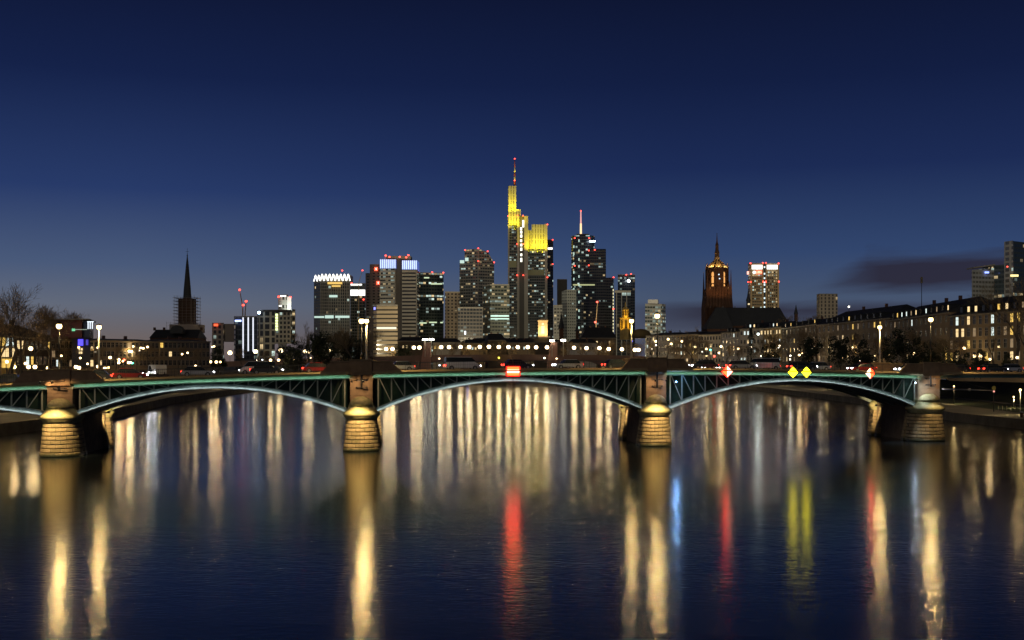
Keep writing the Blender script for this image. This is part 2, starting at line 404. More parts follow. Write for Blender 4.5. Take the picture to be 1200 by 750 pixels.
for i in range(4):
    a, c = SP[i]+1.9, SP[i+1]-1.9
    mid = (a+c)/2; zc = gz(mid)-.62
    nn = 36
    arch = None
    for t in (2.35, 7.2, 11.0, 14.8, W-2.8):
        rb = MB(); D = .52
        sec = lambda s, z, t0, t1, z0, z1: [B(s, t0, z+z0), B(s, t1, z+z0), B(s, t1, z+z1), B(s, t0, z+z1)]
        for (t0, t1, z0, z1) in ((t, t+.12, -D, 0), (t-.34, t+.46, -D-.07, -D), (t-.16, t+.28, 0, .06)):
            rb.rings([sec(a+(c-a)*k/nn, rib_z(a+(c-a)*k/nn, a, c, zc), t0, t1, z0, z1) for k in range(nn+1)], smooth=False)
        o = rb.build('arch_rib', steel_pale, bridge)
        if arch is None: arch = o
    st = MB()
    for k in range(14):
        s = a+(c-a)*k/14; e = a+(c-a)*(k+1)/14; zs, ze = rib_z(s, a, c, zc)-.52, rib_z(e, a, c, zc)-.52
        st.quad([B(s, 2.03, zs+.01), B(s, 2.09, zs+.07), B(e, 2.09, ze+.07), B(e, 2.03, ze+.01)])
    st.build('light_strip', led_ice, arch)
    # soffit and spandrel wall behind the trusswork
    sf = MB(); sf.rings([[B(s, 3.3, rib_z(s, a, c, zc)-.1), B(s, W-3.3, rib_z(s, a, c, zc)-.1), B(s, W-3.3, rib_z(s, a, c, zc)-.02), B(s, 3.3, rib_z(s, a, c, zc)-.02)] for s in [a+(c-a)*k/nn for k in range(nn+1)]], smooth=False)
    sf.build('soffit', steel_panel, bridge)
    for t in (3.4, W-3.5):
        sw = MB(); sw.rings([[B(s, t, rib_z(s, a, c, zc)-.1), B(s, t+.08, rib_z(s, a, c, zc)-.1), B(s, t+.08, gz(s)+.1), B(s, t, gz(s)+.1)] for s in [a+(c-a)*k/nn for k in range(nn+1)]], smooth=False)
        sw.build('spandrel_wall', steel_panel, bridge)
    # trusswork: posts and diagonals in the front plane (sub-parts of the arch) and one lattice mesh behind
    half = (c-a)/2
    nb = int(half/1.8)
    lat = MB()
    for sgn, e0 in ((1, a), (-1, c)):
        for k in range(nb+1):
            s = e0+sgn*(.35+1.8*k); zl = rib_z(s, a, c, zc); zu = gz(s)-.28
            if zu-zl < .35 or abs(s-mid) < .9: break
            w = .09
            pb = MB().box(-w, w, 0, .14, 0, 1, fn=lambda x, y, z: B(s+x, 2.42+y, zl+(zu-zl)*z))
            pb.build('spandrel_post', truss_mat, arch)
            s2 = s+sgn*1.8; zl2 = rib_z(s2, a, c, zc)
            if gz(s2)-.28-zl2 > .35:
                MB().tube(B(s+sgn*.1, 2.5, zu), B(s2-sgn*.1, 2.5, zl2+.05), .075, n=4).build('diagonal_brace', truss_mat, arch)
            for tt in (W-2.5,):
                lat.tube(B(s, tt, zl), B(s, tt, zu), .08, n=4); lat.tube(B(s, tt, zu), B(s2, tt, zl2), .07, n=4)
    for k in range(nn): lat.tube(B(a+(c-a)*k/nn, W-2.5, rib_z(a+(c-a)*k/nn, a, c, zc)), B(a+(c-a)*(k+1)/nn, W-2.5, rib_z(a+(c-a)*(k+1)/nn, a, c, zc)), .1, n=4)
    lat.build('rear_trusswork', truss_mat, bridge)
# piers
def outline(s0, tc, r, n, z, back=False):
    pts = []
    for k in range(n+1):
        an = PI*k/n; x = -r*math.cos(an); y = -r*math.sin(an)
        if back: x, y = -x, -y
        pts.append(B(s0+x, tc+y, z))
    return pts
def pier(s0, k=1.0, land=False):
    pr = MB()
    w0, w1 = 1.75*k, 1.55*k
    rs = []
    for z, w in ((-1.5, w0*1.1), (0, w0), (5.4, w1)):
        rs.append([B(s0-w, 3, z), B(s0+w, 3, z), B(s0+w, W-3, z), B(s0-w, W-3, z)])
    pr.rings(rs, smooth=False)
    po = pr.build('pier', stone_dark, bridge)
    g = gz(s0)
    sh = MB(); z = 5.4; hh = (g+.05-5.4)/7
    for q in range(7):
        ww = 1.5*k-(.0 if q < 6 else -.1); sh.box(-ww, ww, 1.95, W-1.95, z+.02, z+hh-.02, fn=lambda x, y, zz: B(s0+x, y, zz)); 
        sh.box(-ww+.04, ww-.04, 2.0, W-2.0, z-.02, z+.02, fn=lambda x, y, zz: B(s0+x, y, zz)); z += hh
    sh.build('pier_shaft', mat('shaft_sandstone', (.36, .25, .15), .85, var=.3, vs=1.1, bump=.4, bs=5), po)
    for back in (False, True):
        tc = 2.55*k if not back else W-2.55*k
        sg = 1 if not back else -1
        def ring(r, z, closed_depth=1.2):
            base = outline(s0, tc, r*k, 14, z, back)
            a, c = base[0], base[-1]
            ex = V*(closed_depth*sg)
            return base+[c+ex, a+ex] 
        rings = []
        rings.append(ring(2.62, -1.5))
        nl = 8; zt = 4.15
        prev = None
        jr = random.Random(int(s0*10)+(7 if back else 0))
        for q in range(nl):
            za, zb = zt*q/nl, zt*(q+1)/nl
            r0 = 2.52-.42*(q/nl)**.8; r1 = 2.52-.42*((q+1)/nl)**.8; j = jr.uniform(-.03, .03)
            rings += [ring(r0-.17, za+.004), ring(r0-.17, za+.07), ring(r0-.02+j, za+.09), ring(r0+.0+j, za+.13), ring(r1+.02+j, zb-.05), ring(r1-.03+j, zb-.004)]
        cw = MB().rings(rings, smooth=False)
        cw.build('cutwater', stone, po)
        cap = MB()
        cap.rings([ring(r, z) for r, z in ((1.95, 4.16), (2.12, 4.22), (2.16, 4.45), (2.42, 4.75), (2.50, 4.95), (2.46, 5.15), (2.20, 5.35), (1.98, 5.55), (1.80, 5.9), (1.74, 6.0), (1.74, 6.1))], smooth=True)
        nd = 14; dr = []
        for q in range(9):
            an = (PI/2)*q/9; dr.append([B(s0+1.66*k*math.cos(an)*math.cos(2*PI*i/nd), tc-.3*sg+1.66*k*math.cos(an)*math.sin(2*PI*i/nd), 6.11+1.25*math.sin(an)) for i in range(nd)])
        cap.rings(dr)
        cap.build('domed_cap', stone_cap, po)
        # sloping buttresses beside the cutwater
        for side in (-1, 1):
            bt = MB(); t1 = tc+sg*2.2
            bt.rings([[B(s0+side*w*k, t1, z), B(s0+side*(w+.0)*k, t1+sg*.9, z), B(s0+side*1.2*k, t1+sg*.9, z), B(s0+side*1.2*k, t1, z)] for z, w in ((-1.2, 2.55), (0, 2.4), (4.6, 1.62))], smooth=False)
            bt.build('buttress', stone, po)
    side = 1 if s0 < 20 else -1
    lp = B(s0+side*2.9*k, W-7.5, 5.0)
    q = MB().tube(lp, B(s0+side*1.4*k, W-7.5, 5.0), .05, n=5).box(lp.x-.15, lp.x+.15, lp.y-.2, lp.y+.2, lp.z-.1, lp.z+.2).build('wall_floodlight', black_paint, po)
    spot(q, lp-Vector((0, 0, .2)), V*1.0+U*(-side*.08)+Vector((0, 0, -.28)), 1500, (1, .74, .38), 80, .1)
    # stone refuge parapets on the deck
    for sg, tf in ((1, 1.2), (-1, W-1.2)):
        bb = MB()
        ta, tb = (tf, tf+.55) if sg > 0 else (tf-.55, tf)
        gs = lambda s: gz(s)
        for (x0, x1, xt0, xt1, h0, h1) in ((-5.3, -1.45, -4.0, -1.45, .62, 1.85), (1.45, 5.3, 1.45, 4.0, .62, 1.85)):
            bb.rings([[B(s0+x0, ta, gs(s0+x0)+h0), B(s0+x1, ta, gs(s0+x1)+h0), B(s0+x1, tb, gs(s0+x1)+h0), B(s0+x0, tb, gs(s0+x0)+h0)],
                      [B(s0+xt0, ta, g+h1), B(s0+xt1, ta, g+h1), B(s0+xt1, tb, g+h1), B(s0+xt0, tb, g+h1)]], smooth=False)
            bb.box(xt0-(.12 if xt0 < 0 else 0), xt1+(.12 if xt1 > 2 else 0), ta-.12, tb+.1, g+h1, g+h1+.10, mi=1, fn=lambda x, y, z: B(s0+x, y, z))
        bb.box(-1.45, 1.45, ta-.18, tb+.18, g+.05, g+2.02, fn=lambda x, y, z: B(s0+x, y, z))
        bb.box(-1.6, 1.6, ta-.3, tb+.3, g+2.02, g+2.14, mi=1, fn=lambda x, y, z: B(s0+x, y, z))
        for x0, x1 in ((-5.4, -1.5), (1.5, 5.4)):
            bb.box(x0, x1, ta-.14, tb, g+.30, g+.60, mi=1, fn=lambda x, y, z: B(s0+x, y, z+gz(s0+x)-g))
        bb.build('refuge_parapet', [parapet_mat, cornice_mat], bridge)
    return po
for s, k in ((SP[0], 1), (SP[1], 1), (SP[2], 1), (SP[3], 1), (SP[4], 1.22), (SP[5], 1.1)): pier(s, k)

# ------------------------------------------------------------------ street lamps
def lamp_proto(name, h, post_r, globe_r, post_m, glass, cat='street lamp', hood=True, arms=0):
    o = empty(name, (0, 0, -500), 'x', cat)
    MB().tube((0, 0, 0), (0, 0, .9), post_r*1.7, post_r*1.5, n=8).tube((0, 0, .9), (0, 0, h-globe_r), post_r*1.15, post_r*.75, n=8).build('post', post_m, o)
    g = globe(o, (0, 0, h), globe_r, glass[0], glass[1])
    spot(g, (0, 0, h-globe_r-.05), (0, 0, -1), 5200, glass[0], 156, .15, 'downlight')
    if hood: MB().lathe(0, 0, [(globe_r*1.05, h+globe_r*.62), (globe_r*1.15, h+globe_r*.72), (globe_r*.5, h+globe_r*1.15), (.02, h+globe_r*1.35)], 8).build('lamp_hood', post_m, o)
    return o
near = lamp_proto('street_lamp', 8.0, .13, .22, black_paint, (LAMP_W, 700))
hang = MB()
far = lamp_proto('street_lamp', 7.4, .16, .38, grey_post, (LAMP_W, 780))
used = set()
def use(proto, loc, label, group=None, rz=0., scale=1.):
    if proto.name not in used:
        used.add(proto.name); o = proto; o.location = loc; o.rotation_euler = (0, 0, rz); o.scale = (scale,)*3; o['label'] = label
        if group: o['group'] = group
        return o
    return dup(proto, loc, rz, label, group, scale=scale)
PIER_W = 5600
nb_lab = ['tall black lamp post clamped to the leftmost visible bridge pier', 'tall black lamp post clamped to the pier left of the picture middle', 'tall black lamp post clamped to the pier right of the red and white bar sign', 'tall black lamp post clamped to the dark pier at the right bank']
fb_lab = ['pale lamp post on the far side of the bridge behind the leftmost pier', 'pale lamp post just right of the black one behind the second pier', 'pale lamp post left of the third pier, in front of the golden dome', 'pale lamp post on the far side of the bridge left of the right bank pier']
LH = [16.4, 17.4, 18.5, 18.4]
for i in range(4):
    s = SP[i+1]
    zt = LH[i]
    # near pole starts low on the pier shaft
    o = empty('street_lamp', B(s+.05, 1.45, 8.3), nb_lab[i], 'street lamp', 'lamp posts on the near bridge')
    L = zt-8.3
    MB().tube((0, 0, 0), (0, 0, 3.5), .15, .13, n=8).tube((0, 0, 3.5), (0, 0, L-.2), .12, .075, n=8).build('post', black_paint, o)
    br = MB()
    for hz in (.25, 1.15):
        br.box(-.75, .75, -.06, .06, hz-.05, hz+.05); br.box(-.75, -.6, 0, .6, hz-.04, hz+.04); br.box(.6, .75, 0, .6, hz-.04, hz+.04)
        for xx in (-.68, .68): br.sphere((xx, -.05, hz), .12, 6, 4)
    br.build('wall_bracket', black_paint, o)
    gl_ = globe(o, (0, 0, L), .40, LAMP_W, 1000)
    spot(gl_, (0, .75, L-.3), (0, 0, -1), 5200, LAMP_W, 156, .15, 'downlight')
    for xx in ((-.75, .75) if i < 3 else (.75,)):
        q = MB().tube((xx, -4.3, 1.15), (xx, 0, 1.15), .035, .05, n=5).tube((xx, -4.3, 1.25), (xx, -4.22, .98), .12, .15, n=8).build('pier_downlight', black_paint, o)
        spot(q, (xx, -4.3, .9), (-xx*.15, 3.3, -7), PIER_W*(1 if i < 3 else .3), (1, .70, .30), 52, .1)
        spot(q, (xx, -1.4, .9), (0, .9, -.5), 130, (1, .62, .30), 120, .1)
    MB().lathe(0, 0, [(.42, L+.25), (.45, L+.29), (.18, L+.5), (.02, L+.6)], 8).build('lamp_hood', black_paint, o)
for i in range(4):
    s = SP[i+1]; b = B(s, W-1.0, gz(s)+.6)
    use(far, b, fb_lab[i], 'lamp posts on the near bridge')
near.location = (0, 0, 0)
bpy.data.objects.remove(kids(near)[0]) if False else None
for c in kids(near): bpy.data.objects.remove(c)
bpy.data.objects.remove(near)

# ------------------------------------------------------------------ navigation signs on the bridge
s_red = glow('sign_red', (1, .022, .004), 20); s_white = glow('sign_white', (1, .72, .45), 5); s_yel = glow('sign_yellow', (1, .86, .01), 10)
s_redrim = glow('sign_red_rim', (1, .0, .0), 3.5)
def s_at(px, t=1.1):
    "arc position whose picture column is px"
    lo, hi = -90., 150.
    for _ in range(40):
        m = (lo+hi)/2; p = B(m, t, 0)
        if 600+F*p.x/p.y < px: lo = m
        else: hi = m
    return lo
ang = math.atan2(U.y, U.x)
def diamond(px, py, label, kind, r=.78):
    s = s_at(px); p = B(s, 1.1, 0); z = Z(py, p.y)
    o = empty('navigation_sign', (p.x, p.y, z-r), label, 'sign', 'navigation signs on the bridge girder', rz=ang)
    MB().rings([[(-r*1.12, y, r), (0, y, -r*.12), (r*1.12, y, r), (0, y, 2*r*1.06)] for y in (.08, .14)], smooth=False).build('back_plate', s_redrim if kind == 'rw' else mat('sign_back', (.05, .05, .05), .6), o)
    MB().tube((0, .2, r), (0, .2, 2*r+1.2), .05, n=6).build('bracket', black_paint, o)
    if kind == 'y':
        MB().quad([(-r, .05, r), (0, .05, 0), (r, .05, r), (0, .05, 2*r)]).build('sign_face', s_yel, o)
    else:
        l, rr = (s_red, s_white) if kind == 'rw' else (s_white, s_red)
        MB().quad([(-r, .05, r), (0, .05, 0), (0, .05, 2*r)]).build('left_half', l, o)
        MB().quad([(0, .05, 0), (r, .05, r), (0, .05, 2*r)]).build('right_half', rr, o)
    return o
diamond(852.5, 435.5, 'glowing red and white diamond sign, left end of the right arch', 'rw')
diamond(929.5, 436.3, 'glowing yellow diamond sign, left one of the pair over the right arch', 'y')
diamond(945.3, 436.3, 'glowing yellow diamond sign, right one of the pair over the right arch', 'y')
w = diamond(1020, 437.5, 'glowing white and red diamond sign near the right bank pier', 'wr')
s = s_at(601.5); p = B(s, 1.1, 0); zc_ = Z(435, p.y)
o = empty('navigation_sign', (p.x, p.y, zc_-.6), 'rectangular glowing red and white bar sign at the crown of the middle arch', 'sign', 'navigation signs on the bridge girder', rz=ang)
MB().box(-.98, .98, .06, .16, -.08, 1.28).build('back_plate', s_redrim, o)
for nm, z0, z1, m in (('red_bar', 0, .38, s_red), ('white_bar', .39, .81, s_white), ('red_bar', .82, 1.2, s_red)):
    MB().quad([(-.85, .04, z0), (.85, .04, z0), (.85, .04, z1), (-.85, .04, z1)]).build(nm, m, o)
MB().tube((0, .25, 1.2), (0, .25, 2.6), .05, n=6).tube((0, .1, -.1), (0, .1, -1.0), .04, n=6).build('bracket', black_paint, o)

# floodlights on the piers
fl_blue = ((.22, .48, 1.0), 1700)
def floodlight(p, r, label, m, aim):
    o = empty('floodlight', p, label, 'floodlight', 'floodlights fixed to the bridge piers')
    a = Vector(aim).normalized()
    MB().tube(-a*.35, a*.02, r*1.2, r*1.5, n=10).build('housing', black_paint, o)
    globe(o, a*.10, r, *m, name='lens')
    MB().tube(-a*.3, -a*.3+Vector((0, 0, -.6)), .04, n=5).build('bracket', black_paint, o)
    return o
pp = B(SP[3]+2.9, 1.5, 9.15); floodlight(pp, .14, 'blue white floodlight glaring beside the third bridge pier', fl_blue, (.3, -.9, -.1))
pp = B(SP[4]-2.9, 1.0, 8.9); o = floodlight(pp, .13, 'floodlight washing the right bank pier with cold white light', ((.62, .80, 1), 900), (.9, -.3, -.3))
spot(o, Vector((.25, -.1, 0)), (.9, -.15, -.55), 900, (.72, .86, 1), 130, .12)
spot(o, Vector((-.25, -.3, -.3)), (-.1, -.35, -1), 2500, (.72, .86, 1), 70, .12)

# ------------------------------------------------------------------ vehicles
car_paints = {}
def make_car(name, paint, cat, van=False):
    o = empty(name, (0, 0, -400), 'x', cat)
    L2, Wd = (2.15, .88) if not van else (2.5, .95); H1, H2 = (.84, 1.42) if not van else (1.2, 1.85)
    pm = mat('car_paint_'+paint[0], paint[1], .3, .3)
    b = MB(); prof = [(-L2, .32), (-L2, .72), (-L2+.25, H1), (L2-.9, H1), (L2-.1, .70), (L2, .45), (L2-.02, .32)]
    b.rings([[(x, -Wd+i, z) for x, z in prof] for i in (0,)]+[[(x, Wd, z) for x, z in prof]], smooth=False)
    b.build('body', pm, o)
    g = MB(); a0, a1, t0, t1 = (-L2+.35, L2-1.0, -L2+.85, L2-1.75) if not van else (-L2+.02, L2-.7, -L2+.08, L2-1.3)
    g.rings([[(a0, -Wd+.04, H1), (a1, -Wd+.04, H1), (a1, Wd-.04, H1), (a0, Wd-.04, H1)], [(t0, -Wd+.2, H2-.04), (t1, -Wd+.2, H2-.04), (t1, Wd-.2, H2-.04), (t0, Wd-.2, H2-.04)]], smooth=False)
    g.build('window_glass', mat('car_glass', (.02, .025, .03), .08), o)
    MB().rings([[(t0-.04, -Wd+.18, H2-.04), (t1+.04, -Wd+.18, H2-.04), (t1+.04, Wd-.18, H2-.04), (t0-.04, Wd-.18, H2-.04)], [(t0+.1, -Wd+.25, H2+.02), (t1-.1, -Wd+.25, H2+.02), (t1-.1, Wd-.25, H2+.02), (t0+.1, Wd-.25, H2+.02)]], smooth=False).build('roof', pm, o)
    for x in (-L2+.8, L2-.85):
        for y in (-Wd+.02, Wd-.02):
            w = MB().tube((x, y-.1, .33), (x, y+.1, .33), .33, n=14).build('wheel', mat('tyre', (.02, .02, .02), .9), o)
            MB().tube((x, y-.115, .33), (x, y+.115, .33), .19, n=10).build('rim', mat('rim_metal', (.4, .4, .4), .4, .8), w)
    for y in (-Wd+.2, Wd-.2):
        MB().box(L2-.16, L2+.03, y-.16, y+.16, .55, .72).build('headlight', glow('headlight_glass', (.92, .95, 1), 26), o)
        MB().box(-L2-.03, -L2+.22, y-.19, y+.19, .60, .78).build('tail_light', glow('tail_light_glass', (1, .03, .015), 12), o)
    return o
cars = [make_car('car', p, 'car', v) for p, v in ((('silver', (.45, .46, .48)), False), (('dark', (.03, .035, .05)), False), (('red', (.28, .02, .02)), False), (('white', (.7, .7, .68)), True))]
cdesc = ['silver car', 'dark car', 'dark red car', 'white van']
spots = [(-52, 6.5, 0), (-47, 10.5, 1), (-30.5, 6.5, 2), (-22, 6.6, 0), (-13, 6.5, 1), (14, 7, 3), (30, 10.5, 0), (52, 12.5, 1), (62, 12.6, 3), (71, 12.5, 0), (79, 12.4, 2), (96, 12.5, 1), (106, 12.5, 0), (-62, 6.5, 1)]
spots += [(-70, 10.5, 3), (-36, 10.6, 1), (-15, 12.5, 3), (-6, 6.4, 2), (5, 12.4, 0), (22, 6.6, 1), (37, 6.4, 1), (43, 12.6, 2), (87.5, 12.5, 0), (100.5, 8, 1), (-57, 6.5, 0), (-41, 6.5, 2), (67, 8.0, 1), (57, 8.1, 0)]
spots.sort()
for i, (s, t, k) in enumerate(spots):
    b = B(s, t, gz(s)+.44); right = t < 10
    use(cars[k], b, '%s on the near bridge, %s vehicle from the left' % (cdesc[k], ordw(i+1)), 'vehicles driving over the near bridge', rz=ang+(0 if right else PI))
# ------------------------------------------------------------------ the skyline
dark_roof = mat('roof_felt', (.05, .05, .05), .9)
avi = glow('aviation_red', (1, .05, .03), 6, sample=False)
white_lit = glow('white_sign_light', (1, .98, .92), 2.2, sample=False)
concrete = mat('tower_concrete', (.30, .28, .24), .8, var=.25, vs=.05)
def red_lights(o, pts, r=1.1):
    r *= .82
    for p in pts: MB().sphere(p, r, 6, 4).build('aviation_light', avi, o)
def tower(name, label, cat, Y, chain, ytop, m, depth=32, ybase=None, roof=dark_roof, reds=(), cap=0, tops=None, group='office towers of the skyline'):
    """chain: visible front corners (px, depth offset), left to right"""
    pts = [(X(px, Y+d), Y+d) for px, d in chain]
    cx = (pts[0][0]+pts[-1][0])/2
    yb0, yb1 = pts[0][1]+depth, pts[-1][1]+depth; back = [(X(chain[-1][0]-.4, yb1), yb1), (X(chain[0][0]+.4, yb0), yb0)]
    org = Vector((cx, Y, 8.0))
    o = empty(name, org, label, cat, group)
    poly = [(x-cx, y-Y) for x, y in pts+back]
    n = len(pts)
    zt = [Z(ytop, Y)-8]*len(poly) if tops is None else [Z(t, Y)-8 for t in tops]+[Z(tops[-1], Y)-8, Z(tops[0], Y)-8]
    MB().prism(poly, -3, max(zt), 0, 1, u0=rnd.random()*50, ztop=zt).build('facade', [m, roof], o)
    if cap:
        w = (poly[n-1][0]-poly[0][0]); q = MB()
        ix = (poly[0][0]+w*.2, poly[n-1][0]-w*.2)
        q.box(ix[0], ix[1], 8, depth-8, max(zt)-.05, max(zt)+cap); q.build('roof_plant_room', concrete, o)
    if tops is None:
        H = max(zt)
        q = MB(); q.rings([[(x*1.0, y-.0, H+.02) for x, y in poly], [(x, y, H+1.0) for x, y in poly]], smooth=False)
        q.build('parapet', concrete, o)
    for (px, py) in reds:
        p = P(px, py, Y-1.5)-org; MB().sphere(p, .95, 6, 4).build('aviation_light', avi, o)
    return o, org
def panel(o, org, name, m, px0, px1, py0, py1, Y, t=.6):
    a = P(px0, py1, Y)-org; c = P(px1, py0, Y)-org
    return MB().box(a.x, c.x, a.y-t, a.y, a.z, c.z).build(name, m, o)
def text(o, org, name, body, px, py, Y, h, m, rz=0):
    cu = bpy.data.curves.new(name, 'FONT'); cu.body = body; cu.size = h; cu.extrude = .15; cu.align_x = 'CENTER'; cu.align_y = 'CENTER'
    cu.materials.append(m); ob = bpy.data.objects.new(name, cu); COL.objects.link(ob); ob.parent = o
    me = bpy.data.meshes.new_from_object(ob); me.name = name; o2 = bpy.data.objects.new(name, me); COL.objects.link(o2); o2.parent = o
    bpy.data.objects.remove(ob); bpy.data.curves.remove(cu)
    o2.location = P(px, py, Y)-org; o2.rotation_euler = (PI/2, 0, rz); return o2

# 1 tower with the zigzag crown
f1 = facade('fac_fins', (.20, .19, .17), (.025, .03, .03), 2.6, 3.6, .78, .7, .035, .02, .3, 1.5, 1)
o, g = tower('office_tower', 'dark ribbed tower with a glowing white zigzag crown', 'tower', 1350, [(367.8, 14), (375.5, 0), (410.3, 6)], 329, f1, reds=[(401, 317)])
zig = glow('zigzag_tube_light', (1, .97, .88), 3.2, sample=False)
q = MB(); Yz = 1350
n = 16; x0, x1 = 375.3, 410.3
for k in range(n):
    xa, xb = x0+(x1-x0)*k/n, x0+(x1-x0)*(k+1)/n; ya, yb = ((329.0, 321.2) if k % 2 == 0 else (321.2, 329.0))
    dya, dyb = 6*(k/n), 6*((k+1)/n)
    q.tube(P(xa, ya, Yz-1+dya)-g, P(xb, yb, Yz-1+dyb)-g, .62, n=6)
for k in range(4):
    xa, xb = 367.8+7.5*k/4, 367.8+7.5*(k+1)/4; ya, yb = ((329.5, 323) if k % 2 == 0 else (322.5, 329.0))
    q.tube(P(xa, ya, Yz+13-14*k/4)-g, P(xb, yb, Yz+13-14*(k+1)/4)-g, .55, n=6)
q.build('crown_lights', zig, o)
MB().prism([(X(376, 1350)-g.x, 4), (X(409.5, 1350)-g.x, 9), (X(409, 1350)-g.x, 34), (X(371, 1350)-g.x, 34), (X(369, 1350)-g.x, 17)], Z(329, 1350)-8, Z(321.5, 1350)-8).build('crown_screen', [mat('crown_glass', (.12, .13, .12), .4), dark_roof], o)
q = MB()
for k in range(17):
    xx = 375.6+34.5*k/16; p = P(xx, 329, 1350+6*k/16-.6)-g; q.box(p.x-.22, p.x+.22, p.y-.5, p.y+.2, 0, p.z)
q.build('facade_fins', concrete, o)
for (a, c, y0, y1, mm) in ((384, 401, 330.5, 333, 'w'), (389, 399, 334.3, 336.2, 'w'), (386, 395.5, 345.8, 348.4, 'c'), (368.5, 380, 370.5, 372.6, 'c'), (381, 391, 369.6, 373, 'c'), (393, 409.5, 370, 372.5, 'c')):
    panel(o, g, 'lit_office_row', glow('office_amber', (1, .62, .12), .9, False) if mm == 'w' else glow('office_cool', (.70, 1, .88), .75, False), a, c, y0, y1, 1350, 1.2)
# 2 small tower right of it
f2 = facade('fac_grey', (.17, .18, .17), (.03, .04, .04), 3, 3.6, .8, .6, .12, .05, .4, 1.2, 2)
o, g = tower('office_tower', 'low grey tower with a broad white lit band, beside the zigzag crown', 'tower', 1420, [(410.6, 0), (428.2, 0)], 332.8, f2, reds=[(426, 351)])
panel(o, g, 'lit_band', white_lit, 410.8, 427.8, 339.6, 346.4, 1420); panel(o, g, 'lit_edge', white_lit, 411, 424, 332.8, 334.4, 1420)
# 3 stepped brown tower with red signs
f3 = facade('fac_brown', (.24, .18, .14), (.03, .03, .03), 6, 3.7, .45, .4, .05, .02, .7, 1.2, 3)
o, g = tower('office_tower', 'stepped brown tower carrying two square red signs', 'tower', 1520, [(433.3, 0), (446, 0)], 310.5, f3)
a = P(428.3, 320, 1522)-g; c = P(433.5, 320, 1522)-g
MB().prism([(a.x, 2), (c.x, 2), (c.x, 34), (a.x, 34)], 0, a.z).build('side_wing', [f3, dark_roof], o)
sgn = glow('red_sign_face', (1, .10, .03), 1.8, False)
for (sx, sy) in ((440.7, 315.3), (443.2, 331.6)):
    panel(o, g, 'red_sign', sgn, sx-2.1, sx+2.1, sy-2.1, sy+2.1, 1518, 1.0)
    text(o, g, 'sign_letter', 'S', sx, sy, 1516.6, 3.4, white_lit)
# 4 twin slab tower with blue-white crown
f4 = facade('fac_ribbon', (.36, .33, .27), (.025, .025, .025), 40, 4.0, .99, .42, .0, .0, .4, .8, 4)
f4l = facade('fac_ribbon_lit', (.40, .38, .32), (.05, .05, .045), 3, 4.0, .97, .42, .45, .25, .5, .7, 5)
o, g = tower('office_tower', 'tall banded twin slab with blue and white striped glowing crowns', 'tower', 1330, [(445, 4), (463, 0)], 315, f4l)
for (a, c, tp, nm, mm) in ((463.2, 470.9, 303.5, 'dark_core', mat('core_dark', (.06, .05, .045), .6)), (471, 488.7, 316, 'right_slab', f4)):
    A = P(a, tp, 1330+(6 if nm == 'dark_core' else 0))-g; C = P(c, tp, 1330)-g
    MB().prism([(A.x, A.y), (C.x, A.y), (C.x, 34), (A.x, 34)], -3, A.z).build(nm, [mm, dark_roof], o)
for (a, c, t0, t1) in ((444.9, 464, 303.8, 314.6), (470.9, 488.8, 305, 315.8)):
    A = P(a, t0, 1330)-g; C = P(c, t1, 1330)-g
    MB().prism([(A.x, .5), (C.x, .5), (C.x, 32), (A.x, 32)], C.z, A.z).build('crown_screen', [glow('crown_blue', (.10, .20, .85), .45, False), dark_roof], o)
    n = 8; q = MB()
    for k in range(n):
        x = A.x+(C.x-A.x)*(k+.5)/n; q.box(x-.42, x+.42, -.3, .45, C.z+.3, A.z-.3)
    q.build('crown_stripes', glow('crown_stripe', (.55, .72, 1), 1.5, False), o)
for (a, c, y) in ((463, 463.3, 1), (488, 488.8, 0)): panel(o, g, 'corner_pilaster', concrete, a-.5, c, 316, 395, 1329.6)
A = P(453, 303.6, 1345)-g; C = P(482, 300.6, 1345)-g
MB().box(A.x, C.x, 8, 26, A.z-2, C.z).build('roof_plant_room', concrete, o)
red_lights(o, [P(x, y, 1326)-g for x, y in ((452, 299.5), (456.5, 301), (468.5, 301), (476, 301.5), (478.5, 299))], 1.3)
q = MB(); 
for x in (451, 477.5):
    q.tube(P(x, 303, 1340)-g, P(x+1.5, 299.5, 1340)-g, .35, n=5)
q.build('facade_cleaning_crane', glow('crane_red_lit', (.9, .12, .1), .5, False), o)
# 5 dark green glass tower
f5 = facade('fac_darkgreen', (.035, .05, .04), (.015, .025, .02), 3.4, 3.9, .85, .6, .17, .10, .45, 1.5, 6)
o, g = tower('office_tower', 'near black green tower with scattered lit rows, flat top', 'tower', 1450, [(489, 0), (519.8, 8)], 320, f5, reds=[(506.5, 319), (519.5, 319.5)])
for (a, c, y) in ((497, 503, 325.5), (505, 518, 332.7), (489.5, 500, 378.5), (503, 512, 377.8), (516, 519, 378)): panel(o, g, 'lit_office_row', glow('office_greenish', (.80, 1, .62), .8, False), a, c, y-.7, y+.7, 1450, 1.0)
# 6 narrow brown block
f6 = facade('fac_tan', (.28, .22, .15), (.03, .03, .03), 4, 3.6, .5, .45, .10, .0, .7, 1., 7)
o, g = tower('office_block', 'narrow tan block between the dark green tower and the tall sloped one', 'office block', 1300, [(521.5, 0), (538.6, 4)], 342.5, f6)
